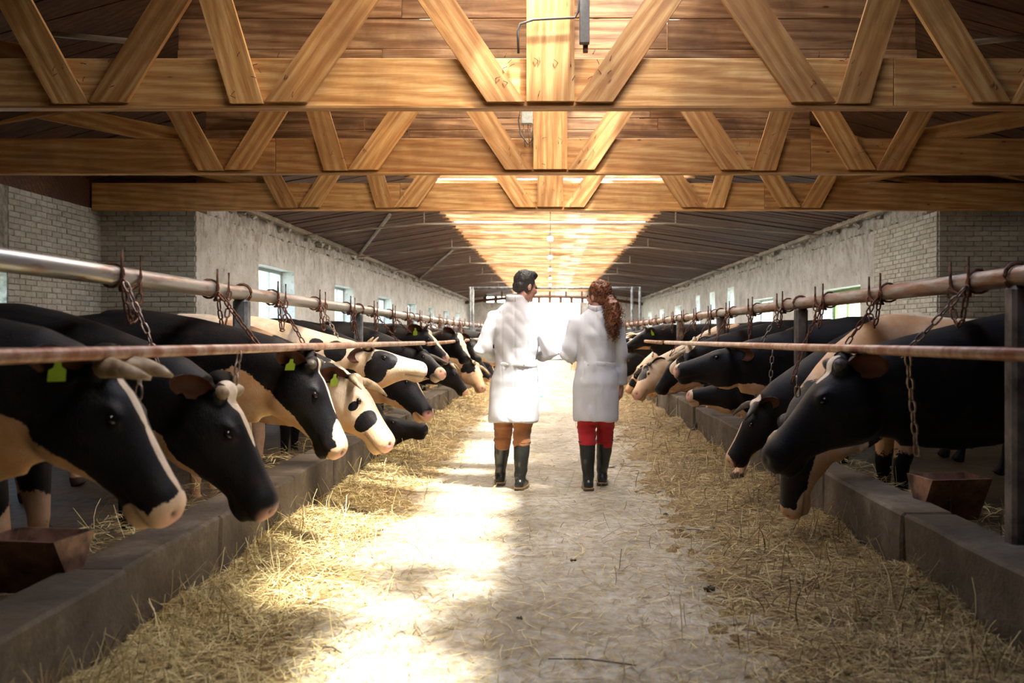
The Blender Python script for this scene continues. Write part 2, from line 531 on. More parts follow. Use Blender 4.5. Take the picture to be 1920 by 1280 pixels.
# floor of the aisle, stall floors, yard outside
def grid(name, x0, x1, y0, y1, z, mat, kind='structure'):
    o = MB().box((x0, y0, z-.12), (x1, y1, z)).build(name, mat); o['kind'] = kind; return o
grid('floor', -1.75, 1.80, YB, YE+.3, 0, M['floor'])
grid('floor_stall_left', XLo-.5, -2.0, YB, YE+.3, .06, M['mud'])
grid('floor_stall_right', 2.05, XRo+.5, YB, YE+.3, .06, M['mud'])
o = MB().box((-90, -60, -.35), (90, 160, -.13)).build('ground_outside', M['grass']); o['kind'] = 'structure'
o = MB().box((-2.2, YE+.3, -.13), (2.2, 150, -.02)).build('path_outside', M['path']); o['kind'] = 'structure'

# ---- walls with window openings
def wall(name, axis_x, thick, y0, y1, z0, z1, openings, mat):
    """wall whose inner face is at x=axis_x; openings: (ya, yb, za, zb)"""
    xo = axis_x+math.copysign(thick, axis_x)
    xa, xb = min(axis_x, xo), max(axis_x, xo)
    mb = MB(); y = y0
    for (ya, yb, za, zb) in sorted(openings):
        mb.box((xa, y, z0), (xb, ya, z1))
        mb.box((xa, ya, z0), (xb, yb, za))
        mb.box((xa, ya, zb), (xb, yb, z1))
        y = yb
    mb.box((xa, y, z0), (xb, y1, z1))
    o = mb.build(name, mat); o['kind'] = 'structure'
    return o
win_l = [(17.5, 19.9, 1.1, 2.55), (23.7, 25.9, 1.1, 2.48), (29.7, 32.2, 1.1, 2.42), (35.8, 38.2, 1.1, 2.42), (41.9, 44.2, 1.1, 2.42), (48.0, 50.3, 1.1, 2.42), (54.0, 56.3, 1.1, 2.42)]
win_r = [(18.0, 20.6, 1.0, 2.2), (25.2, 27.7, 1.0, 2.23), (30.3, 31.4, 1.2, 2.75), (33.8, 34.9, 1.2, 2.75), (37.3, 38.4, 1.2, 2.75), (42.5, 44.6, 1.1, 2.5), (49, 51, 1.1, 2.5), (55, 57, 1.1, 2.5)]
wl = wall('wall_left', XL, .45, YC, YE, 0, ZW, win_l, M['plaster'])
wr = wall('wall_right', XR, .45, YC+2.8, YE, 0, ZW, win_r, M['plaster'])
wlo = wall('wall_left_near', XLo+.018, .4, YB, YC+.4, 0, ZW, [(10.2, 11.9, 1.0, 2.1)], M['mortar'])
wro = wall('wall_right_near', XRo-.018, .4, YB, YC+.4, 0, ZW, [], M['mortar'])
# stepped return walls and the brick stretch on the right
wlr = MB().box((XLo-.03, YC-.018, 0), (XL-.03, YC+.4, ZW)).build('wall_left_return', M['mortar']); wlr['kind'] = 'structure'
wrr = MB().box((XR+.03, YC-.018, 0), (XRo+.03, YC+.4, ZW)).build('wall_right_return', M['mortar']); wrr['kind'] = 'structure'
wrb = MB().box((XR-.018, YC+.0, 0), (XR+.45, YC+2.8, ZW)).build('wall_right_brick', M['mortar']); wrb['kind'] = 'structure'
wb = MB().box((XLo-.4, YB-.3, 0), (XRo+.4, YB, 5.4)).build('wall_back', M['roofwood']); wb['kind'] = 'structure'
# recessed upper band with its ledge
for s, nm in ((-1, 'trim_1'), (1, 'trim_2')):
    xw = XL if s < 0 else XR
    o = MB().box((min(xw+s*.1, xw+s*.45), YC, ZW), (max(xw+s*.1, xw+s*.45), YE, ZE+.12)).build(nm, M['plaster']); o['kind'] = 'structure'

# roughen the plaster: real relief
def roughen(o, amp, seed):
    me = o.data
    import bmesh
    bm = bmesh.new(); bm.from_mesh(me)
    es = [e for e in bm.edges if e.calc_length() > .6]
    bmesh.ops.subdivide_edges(bm, edges=bm.edges[:], cuts=1, use_grid_fill=True)
    for _ in range(3):
        es = [e for e in bm.edges if e.calc_length() > .5]
        if es: bmesh.ops.subdivide_edges(bm, edges=es, cuts=1, use_grid_fill=True)
    for v_ in bm.verts:
        if v_.co.y > YC+.05:
            n_ = noise.noise(Vector(v_.co)*1.3+Vector((seed, 0, 0)))+.5*noise.noise(Vector(v_.co)*3.7)
            v_.co.x += n_*amp
    bm.to_mesh(me); bm.free()
roughen(wl, .04, 3); roughen(wr, .04, 9)

BR = {}
def brick_mesh(l):
    k = round(l, 3)
    if k not in BR:
        mb = MB(); mb.add(*chbox((l, .06, .068), .007)); BR[k] = mb.mesh('brick'); BR[k].materials.append(M['brick'])
    return BR[k]
def brick_field(parent, origin, du, length, z0, z1, limit=290):
    """courses of single bricks on a face: origin xy, unit direction du along the wall, outward offset zero"""
    ang = math.atan2(du[1], du[0]); z = z1-.036; row = 0; cnt = 0; extra = MB()
    while z > z0:
        u = -.13 if row % 2 else 0.0
        while u < length-.02:
            a = max(u, 0); b = min(u+.25, length)
            if b-a > .05:
                c_ = (a+b)/2; j = rnd.uniform(-.006, .006)
                loc = (origin[0]+du[0]*c_-du[1]*j, origin[1]+du[1]*c_+du[0]*j, z+rnd.uniform(-.003, .003))
                if cnt < limit:
                    o = bpy.data.objects.new('brick', brick_mesh(b-a)); COL.objects.link(o)
                    o.location = loc; o.rotation_euler = (rnd.uniform(-.02, .02), rnd.uniform(-.012, .012), ang); o.parent = parent
                else:
                    V, F = chbox((b-a, .06, .068), .007)
                    ca, sa = math.cos(ang), math.sin(ang)
                    extra.add([(x*ca-y*sa+loc[0], x*sa+y*ca+loc[1], zz+loc[2]) for x, y, zz in V], F)
                cnt += 1
            u += .262
        z -= .076; row += 1
    if extra.v:
        o = extra.build('brick_courses', M['brick'], parent); o['kind'] = 'stuff'
brick_field(wlr, (XLo, YC), (1, 0), XL-XLo, 1.25, ZW)
brick_field(wrr, (XR, YC), (1, 0), XRo-XR, 1.25, ZW)
brick_field(wrb, (XR, YC), (0, 1), 2.8, 1.25, ZW)
brick_field(wlo, (XLo, 11.92), (0, 1), YC-11.92, 1.3, ZW)

# ragged rubble and broken plaster along the ledges
def lump(mb, c, r):
    V, F = ellips(c, (r, r*1.2, r*.7), None, 6, 4)
    V = [v_+Vector((rnd.uniform(-1, 1), rnd.uniform(-1, 1), rnd.uniform(-1, 1)))*r*.3 for v_ in V]
    mb.add(V, F)
for s in (-1, 1):
    mb = MB(); xw = XL if s < 0 else XR
    y = YC+.2
    while y < 58:
        if rnd.random() < .8:
            lump(mb, (xw+s*rnd.uniform(-.06, .08), y, ZE+rnd.uniform(-.1, .05)), rnd.uniform(.03, .10))
        if rnd.random() < .5:
            lump(mb, (xw+s*rnd.uniform(0, .08), y, ZW+rnd.uniform(.0, .02)), rnd.uniform(.02, .05))
        y += rnd.uniform(.08, .28)
    o = mb.build('rubble', M['rubble']); tag(o, 'broken whitewash and rubble on the ledge of the %s wall' % ('left' if s < 0 else 'right'), 'rubble', kind='stuff')
    # dark eaves timber plate that runs over the ledge
    mb = MB(); mb.box((min(xw-s*.10, xw+s*.02), YC+.1, ZE-.03), (max(xw-s*.10, xw+s*.02), YE-.3, ZE+.06), .01)
    o = mb.build('trim_%d' % (3 if s < 0 else 4), M['greywood']); o['kind'] = 'structure'

# ---- windows
wi = 0
def window(xw, s, ya, yb, za, zb, style):
    global wi
    wi += 1
    x = xw+s*.30
    e = empty('window_%d' % wi, (x, (ya+yb)/2, za), kind='structure')
    hw = (yb-ya)/2; h = zb-za; fr = .06
    mat = M['greenframe'] if style == 2 else M['frame']
    mb = MB()
    mb.box((-.03, -hw, 0), (.03, hw, fr), .005).box((-.03, -hw, h-fr), (.03, hw, h), .005)
    mb.box((-.03, -hw, fr), (.03, -hw+fr, h-fr), .005).box((-.03, hw-fr, fr), (.03, hw, h-fr), .005)
    mb.build('window_frame', mat, e)
    n = 1 if hw < .7 else 2
    for i in range(1, n+1):
        y = -hw+2*hw*i/(n+1)
        MB().box((-.02, y-.025, fr), (.02, y+.025, h-fr), .004).build('glazing_bar', mat, e)
    for i in range(n+1):
        y0 = -hw+fr+(2*hw-2*fr)*i/(n+1)+.01; y1 = -hw+fr+(2*hw-2*fr)*(i+1)/(n+1)-.01
        MB().box((-.003, y0, fr), (.003, y1, h-fr)).build('pane', M['glass'], e)
    MB().box((min(-s*.32, s*.02), -hw+.01, -.02), (max(-s*.32, s*.02), hw-.01, .0+.012), .004).build('window_sill', M['plaster'], e)
for w_ in win_l: window(XL, -1, *w_, 1)
for i, w_ in enumerate(win_r): window(XR, 1, *w_, 2 if i == 0 else 1)
window(XLo, -1, 10.2, 11.9, 1.0, 2.1, 1)

# ---- far gable wall: door opening and a row of small lights over it
mb = MB()
dx0, dx1, dz = -1.85, 2.05, 3.18
mb.box((-6.2, YE, 0), (dx0, YE+.3, 3.24)).box((dx1, YE, 0), (6.7, YE+.3, 3.24)).box((dx0, YE, dz), (dx1, YE+.3, 3.24))
mb.box((-6.2, YE, 3.62), (6.7, YE+.3, 4.6))
mb.box((-6.2, YE, 3.24), (-4.2, YE+.3, 3.62)).box((4.2, YE, 3.24), (6.7, YE+.3, 3.62))
o = mb.build('wall_far', M['plaster']); o['kind'] = 'structure'
for i in range(13):
    x = -4.2+8.4*i/12
    o = MB().box((x-.09, YE-.02, 3.24), (x+.09, YE+.3, 3.62)).build('trim_%d' % (20+i), M['roofwood']); o['kind'] = 'structure'
e = empty('door_1', (dx0, YE, 0), kind='structure')
for a in (0, dx1-dx0-.1):
    MB().box((a, -.05, 0), (a+.1, .05, dz), .01).build('door_post', M['greywood'], e)
lf = MB()
for k in range(9): lf.box((-.04, .35+k*.2, .03), (0, .54+k*.2, dz-.05), .006)
lf.build('door_leaf', M['greenframe'], e)
# arched timber tie in front of the gable
e = empty('arched_tie_beam', (0, YE-2.0, 3.4), label='long dark bowed timber tie across the far end above the open door', cat='beam')
pts = [(x, 0, .10+.42*(1-(x/5.5)**2)-.38) for x in np.linspace(-5.3, 5.8, 13)]
mb = MB(); mb.tube(pts, [(.09, .08)]*13, 4); mb.build('bowed_beam', M['roofwood'], e)
for x in (-4, -3, -2, -1, 0, 1, 2, 3, 4):
    zz = .10+.42*(1-(x/5.5)**2)-.38
    MB().box((x-.05, -.05, zz), (x+.05, .05, .56)).build('post', M['roofwood'], e)

# ---- roof beyond the third truss: boarded slopes and a translucent strip
ZC, XC = 3.95, 2.35
def planks(name, p_lo, p_hi, y0, y1, w, mat, gap=.006, th=.025, sag=.012):
    """transverse boards laid between two x,z lines"""
    a = Vector((p_lo[0], 0, p_lo[1])); b = Vector((p_hi[0], 0, p_hi[1])); mb = MB(); y = y0
    up = Vector((0, 0, th))
    while y < y1:
        ww = w*rnd.uniform(.85, 1.1); d = rnd.uniform(-sag, sag)
        A = a+Vector((0, 0, d)); B = b+Vector((0, 0, d))
        V = [A+Vector((0, y, 0)), A+Vector((0, y+ww-gap, 0)), B+Vector((0, y+ww-gap, 0)), B+Vector((0, y, 0))]
        V += [v_+up for v_ in V]
        mb.add(V, [(0, 1, 2, 3), (4, 7, 6, 5), (0, 4, 5, 1), (1, 5, 6, 2), (2, 6, 7, 3), (3, 7, 4, 0)])
        y += ww
    return mb
e = empty('ceiling', (0, 0, 0), kind='structure')
def stuffpart(mb, name, mat, parent):
    o = mb.build(name, mat, parent); o['kind'] = 'stuff'; return o
stuffpart(planks('l', (XL-.45, ZE-.03), (-XC, ZC), YC, YE, .2, M['roofwood']), 'sloped_boards', M['roofwood'], e)
stuffpart(planks('r', (XR+.45, ZE-.03), (XC, ZC), YC, YE, .2, M['roofwood']), 'sloped_boards', M['roofwood'], e)
def slab(p0, p1, y0, y1, th):
    V = [(p0[0], y0, p0[1]), (p1[0], y0, p1[1]), (p1[0], y1, p1[1]), (p0[0], y1, p0[1])]
    V += [(x, y, z+th) for x, y, z in V]
    return MB().add(V, [(0, 3, 2, 1), (4, 5, 6, 7), (0, 1, 5, 4), (1, 2, 6, 5), (2, 3, 7, 6), (3, 0, 4, 7)])
# roof covering (opaque) over the slopes
slab((XL-.8, ZE+.05), (-XC, ZC+.09), YC-.1, YE+.3, .05).build('roof_covering', M['roofwood'], e)
slab((XR+.8, ZE+.05), (XC, ZC+.09), YC-.1, YE+.3, .05).build('roof_covering', M['roofwood'], e)
# translucent sheets either side of an open ridge slot
SL0, SL1 = .42, 1.12
def sheet(x0, x1, y0, y1, z, parent):
    V = [(x0, y0, z), (x1, y0, z), (x1, y1, z), (x0, y1, z)]
    MB().add(V, [(0, 1, 2, 3)]).build('roof_sheet', M['sheet'], parent)
y = YC-.1
while y < YE:
    y1 = min(y+4.0, YE+.3)
    sheet(-XC, SL0, y, y1, ZC+.07, e); sheet(SL1, XC, y, y1, ZC+.07, e)
    sheet(SL0, SL0+.4, y+.5, y+1.9, ZC+.09, e); sheet(SL0+.3, SL1, y+2.6, y+3.6, ZC+.09, e)  # pieces added across the slot to dapple the sun stripe
    y = y1
mb = MB(); y = YC+.3
while y < YE:
    w_ = rnd.uniform(.05, .10)
    mb.box((-XC-.1, y, ZC-.045), (XC+.1, y+w_, ZC+.03)); y += rnd.uniform(.55, .95)
stuffpart(mb, 'purlins', M['plank'], e)
for k in range(8):      # rafters
    yy = 20.5+k*5.6
    if yy > YE-1: break
    MB().box((-XC, yy, ZC-.10), (XC, yy+.1, ZC+.02), .005).build('rafter', M['plank'], e)

# ---- higher roof over the near bays
e = empty('ceiling_near', (0, 0, 0), kind='structure')
HR = 4.95; XN = 1.55
MB().box((XLo-.45, YC-.02, ZW), (XL+.0, YC+.45, 3.62)).build('eaves_board', M['roofwood'], e)
MB().box((XR, YC-.02, ZW), (XRo+.45, YC+.45, 3.62)).build('eaves_board', M['roofwood'], e)
for s_, xo_ in ((-1, XLo), (1, XRo)):
    MB().box((min(xo_, xo_+s_*.42), YB, ZW), (max(xo_, xo_+s_*.42), YC+.35, 3.55)).build('eaves_board', M['roofwood'], e)
stuffpart(planks('l', (XLo-.45, 3.42), (-XN, HR), YB, YC, .22, M['roofwood']), 'sloped_boards', M['roofwood'], e)
stuffpart(planks('r', (XRo+.45, 3.36), (XN, HR), YB, YC, .22, M['roofwood']), 'sloped_boards', M['roofwood'], e)
slab((XLo-.8, 3.42), (-XN, HR+.09), YB-.3, YC, .05).build('roof_covering', M['roofwood'], e)
slab((XRo+.8, 3.36), (XN, HR+.09), YB-.3, YC, .05).build('roof_covering', M['roofwood'], e)
y = YB; r_ = 0
while y < YC:
    y1 = min(y+1.15, YC)
    cols = [(-XN, -.55), (-.55, SL0+.18), (SL1+.04, XN)]
    for ci, (xa, xb) in enumerate(cols):
        if ci == 1 and r_ in (7, 8, 10): xb = -.12+.2*(r_ % 2)       # unseen sheet cut short to drop sun patches on the left hay
        if y < (3.4 if ci == 1 else 6.2) or (ci != 1 and r_ % 4 == 0):
            slab((xa, HR+.05), (xb, HR+.05), y, y1-.01, .03).build('roof_shade_board', M['plank'], e)  # unseen boards instead of sheets, added to darken the near bays
        else:
            sheet(xa, xb, y, y1-.012, HR+.07, e)
    if r_ % 3 == 1 or 5.8 < y < 7.6: sheet(SL0+.18, SL0+.55, y+.1, y1-.3, HR+.09, e)  # unseen sheets added over the slot to break and even the sun
    if r_ % 4 == 2 or 5.8 < y < 7.6: sheet(SL0+.5, SL1+.04, y+.4, y1+.2, HR+.09, e)
    y = y1; r_ += 1
slab((SL0-.05, HR+.09), (SL1+.2, HR+.09), YB, .6, .03).build('roof_shade_board', M['plank'], e)  # unseen boards added over the slot behind the camera to cut light
mb = MB(); y = YB+.2
while y < YC:
    w_ = rnd.uniform(.08, .14)
    mb.box((-XN-.1, y, HR-.04), (XN+.1, y+w_, HR+.03)); y += rnd.uniform(.7, 1.0)
stuffpart(mb, 'purlins', M['plank'], e)
# gable upstand where the roof drops to the lower ceiling
pr = MB(); pr.add([(-7, YC, 3.2), (-XC, YC, ZC-.04), (XC, YC, ZC-.04), (7.4, YC, 3.2), (7.6, YC, 3.6), (XN, YC, HR+.12), (-XN, YC, HR+.12), (-7.3, YC, 3.6)], [(0, 1, 6, 7), (1, 2, 5, 6), (2, 3, 4, 5)])
pr.build('gable_upstand', M['plank'], e)

# ---- trusses
TY = [7.7, 10.87, 14.1]
H0 = 3.10; CH = .39
def member(name, p0, p1, y, width, depth, parent, mat='pine', cut=None):
    """board in the truss plane from p0 to p1 (x,z); grain along its length"""
    a = Vector((p0[0], y, p0[1])); b = Vector((p1[0], y, p1[1])); d = b-a; L = d.length
    V, F = chbox((L, depth, width), .006)
    o = MB().add(V, F).build(name, M[mat], parent)
    o.location = (a+b)/2; o.rotation_euler = (0, -math.atan2(d.z, d.x), 0)
    return o
def cutboard(name, x_foot0, x_foot1, slope, z0, z1, y, depth, parent, foot=None):
    """web board with horizontal foot at z0: edges x_foot0..x_foot1, leaning by slope dx/dz"""
    L = z1-z0
    V = []
    for yy in (-depth/2, depth/2):
        V += [(x_foot0, yy, 0), (x_foot1, yy, 0), (x_foot1+slope*L, yy, L), (x_foot0+slope*L, yy, L)]
    F = [(0, 1, 2, 3), (7, 6, 5, 4), (0, 4, 5, 1), (1, 5, 6, 2), (2, 6, 7, 3), (3, 7, 4, 0)]
    th = math.atan(slope)
    # express in a frame whose x axis follows the board so that the grain does too
    ax = Vector((math.sin(th), 0, math.cos(th))); rot = Matrix.Rotation(-(PI/2-th), 4, 'Y')
    inv = rot.inverted()
    V = [inv @ Vector(v_) for v_ in V]
    o = MB().add(V, F).build(name, M['pine'], parent, loc=(0, y, z0))
    o.rotation_euler = rot.to_euler()
    return o
def zt(x): return 4.84-.17*abs(x)
truss_txt = ['nearest timber roof truss, broad pine planks with a wide king post', 'middle timber roof truss, seen between the nearest chord and the lowest one', 'farthest timber roof truss, its bottom chord lowest in the picture']
TR = []
for ti, ty in enumerate(TY):
    e = empty('roof_truss', (0, ty, 0), label=truss_txt[ti], cat='truss', group=None)
    TR.append(e)
    # bottom chord in three lengths of plank
    ends = [-6.72, -4.0+ti*.9, 2.75+ti*.2, 7.1]
    for a, b in zip(ends[:-1], ends[1:]):
        member('bottom_chord_plank', (a+.002, H0+CH/2), (b-.002, H0+CH/2), 0, CH, .06, e)
    # lower edge lath, slightly wider than the chord
    MB().box((-6.72, -.05, H0-.012), (7.1, .07, H0+.006)).build('bottom_lath', M['pine'], e)
    # top chords
    member('top_chord', (0, 4.90), (-6.9, 3.66), .01, .24, .06, e); member('top_chord', (0, 4.90), (7.2, 3.60), .01, .24, .06, e)
    cutboard('king_post', -.185, .195, 0, H0+.035, 4.86, -.06, .05, e)
    for s in (-1, 1):
        def wb_(x0, x1, sl, zoff=.03, dep=-.065):
            f0, f1 = (x0, x1) if s > 0 else (-x1, -x0)
            zz = zt((x0+x1)/2+sl*1.4)
            cutboard('web_board', f0, f1, sl*s, H0+zoff, zz, dep, .045, e)
        wb_(.20, .50, .68)
        wb_(1.93, 2.27, -.70, .03, -.062)
        wb_(2.28, 2.54, .30, .02, -.058)
        wb_(3.36, 3.66, -.62)
        wb_(3.67, 3.95, .55, .02, -.06)
        member('eaves_strut', (s*4.0, H0+CH-.02), (s*6.4, 3.95), .055, .2, .045, e)
    # bent nails and screws in the joints
    mb = MB()
    for xx in (-3.7, -3.5, -2.35, -2.1, -.4, -.3, -.1, .12, .35, .45, 2.1, 2.3, 2.45, 3.5, 3.75, 3.85, -2.5, -3.9):
        for _ in range(3):
            x = xx+rnd.uniform(-.06, .06); z = H0+rnd.uniform(.05, .42); a = rnd.uniform(0, PI)
            mb.tube([(x, -.085, z), (x+.014*math.cos(a), -.10, z+.014*math.sin(a)), (x+.04*math.cos(a), -.095, z+.04*math.sin(a))], .0025 if ti else .003, 4)
    stuffpart(mb, 'nails', M['rust'], e)

# boarded upstands hung behind the first two trusses (light falls over them)
def bulk(y, rows, z0, h, x0, x1, mat, label):   # rough edge-on planks
    e = empty('board_screen', (0, y, z0), label=label, cat='boards')
    for i in range(rows):
        xa = x0; z = i*h
        cuts = [x0, x0+(x1-x0)*rnd.uniform(.25, .45), x0+(x1-x0)*rnd.uniform(.55, .8), x1]
        for a, b in zip(cuts[:-1], cuts[1:]):
            V, F = chbox((b-a-.006, .03, h-.012), .004)
            o = MB().add(V, F).build('plank', M[mat if rnd.random() < .88 else 'greywood'], e)
            o.location = ((a+b)/2, rnd.uniform(-.008, .008)+i*.02, z+h/2)
            o.rotation_euler = (rnd.uniform(-.05, .0), rnd.uniform(-.003, .003), 0)
    for x in np.arange(x0+.4, x1, 1.6):
        MB().box((x-.03, .05, -.1), (x+.03, .1, rows*h+.9)).build('hanger', M['plank'], e)
bulk(TY[0]+.55, 3, 3.46, .27, -3.2, 3.15, 'plank', 'old pale planks hung edge to edge behind the nearest truss')
bulk(TY[1]+.55, 3, 3.56, .145, -4.1, 3.1, 'plank', 'narrow weathered planks hung behind the middle truss')

# ---- steel ties across the far roof
for i, yy in enumerate((20.6, 26.4, 32.4, 38.4, 44.4, 50.4)):
    e = empty('roof_tie', (0, yy, 3.4), label=['first thin pale steel tie rod under the far ceiling', 'second thin pale steel tie rod under the far ceiling', 'third thin pale steel tie rod under the far ceiling', 'fourth thin pale steel tie rod under the far ceiling', 'fifth thin pale steel tie rod under the far ceiling', 'sixth thin steel tie rod under the far ceiling, near the door'][i], cat='rod', group='roof ties')
    mb = MB(); mb.tube([(XL+.02, 0, -.02), (-2.7, 0, .23), (2.7, 0, .23), (XR-.02, 0, -.02)], .022, 6); mb.build('rod', M['greywood'], e)
    for x in (-2.7, 2.7):
        MB().tube([(x, 0, .23), (x, 0, .48)], .015, 5).build('hanger', M['greywood'], e)
for i, (a, b) in enumerate((((-5.25, 26.4, 3.42), (-3.3, 19.8, 3.72)), ((-5.25, 38.4, 3.42), (-2.9, 29, 3.82)))):
    mb = MB(); mb.tube([a, b], .04 if i == 0 else .035, 6); o = mb.build('brace_pole', M['greywood'])
    tag(o, ['long pale diagonal pole under the ceiling above the first left windows', 'thin pale diagonal pole under the ceiling farther down the left side'][i], 'pole')

# ---- lamps on the ridge cable
mb = MB(); mb.tube([(0.01, YC+.2, 3.86), (0.01, 35, 3.84), (0.01, YE-.2, 3.86)], .008, 5)
tag(mb.build('lamp_cable', M['cable']), 'thin cable under the ridge that carries the lamps', 'cable')
mw = m_plain('lamp_glass', (.82, .85, .9), .15)
for i, yy in enumerate((24.8, 31, 37, 43, 49)):
    e = empty('ceiling_lamp', (.01, yy, 3.83), label=['first and largest white globe lamp under the ridge', 'second white globe lamp under the ridge', 'third white globe lamp under the ridge', 'fourth small white globe lamp under the ridge', 'fifth and farthest white globe lamp under the ridge'][i], cat='lamp', group='ridge lamps')
    MB().tube([(0, 0, .02), (0, 0, -.05)], [.045, .06], 10).build('lamp_cap', M['cable'], e)
    MB().add(*ellips((0, 0, -.12), (.085, .085, .09), None, 12, 8)).build('globe', mw, e, smooth=True)

# ---- pipe portal far down the aisle
e = empty('pipe_portal', (0, 24.2, 0), label='tall grey pipe goalpost frame spanning the aisle behind the people', cat='frame')
for x in (-2.0, -1.94, 2.07, 2.27):
    MB().tube([(x, 0, 0.05), (x, 0, 2.45)], .035, 8).build('upright', M['steelpost'], e, smooth=True)
MB().tube([(-2.05, 0, 2.42), (2.3, 0, 2.42)], .03, 8).build('crossbar', M['steelpost'], e, smooth=True)

# ---- outside: trees past the far door and windows
def bush(x, y, r, h, label):
    e = empty('tree', (x, y, -.15), label=label, cat='tree', group='trees outside the barn')
    mb = MB()
    for k in range(16):
        a = rnd.uniform(0, 2*PI); q = r*math.sqrt(rnd.random())*.7
        mb.add(*ellips((q*math.cos(a), q*math.sin(a), h*rnd.uniform(.35, .85)), (r*.45, r*.45, h*.2), None, 8, 6))
    mb.build('crown', M['leaf'], e, smooth=True)
    MB().tube([(0, 0, 0), (0, 0, h*.6)], [.25, .15], 8).build('trunk', M['roofwood'], e)
bush(-5, 125, 5, 5, 'hazy green tree outside to the left of the far doorway')
bush(7.5, 130, 5, 5.5, 'hazy green tree outside to the right of the far doorway')
#=====OBJECTS=====
# ---------------------------------------------------------------- cow
UP = Vector((0, 0, 1))
BELLY = [('B', -.35, 0, .52, .75, .34, .20, 1)]
JAW = [('H', .28, 0, -.315, .32, .12, .095, 1), ('H', .50, 0, -.18, .10, .10, .07, 1)]
BLAZE = [('H', .14, 0, .04, .17, .032, .06, 1), ('H', .36, 0, .0, .15, .028, .06, 1)]
NOSE = [('H', .53, 0, -.10, .085, .10, .085, 1)]

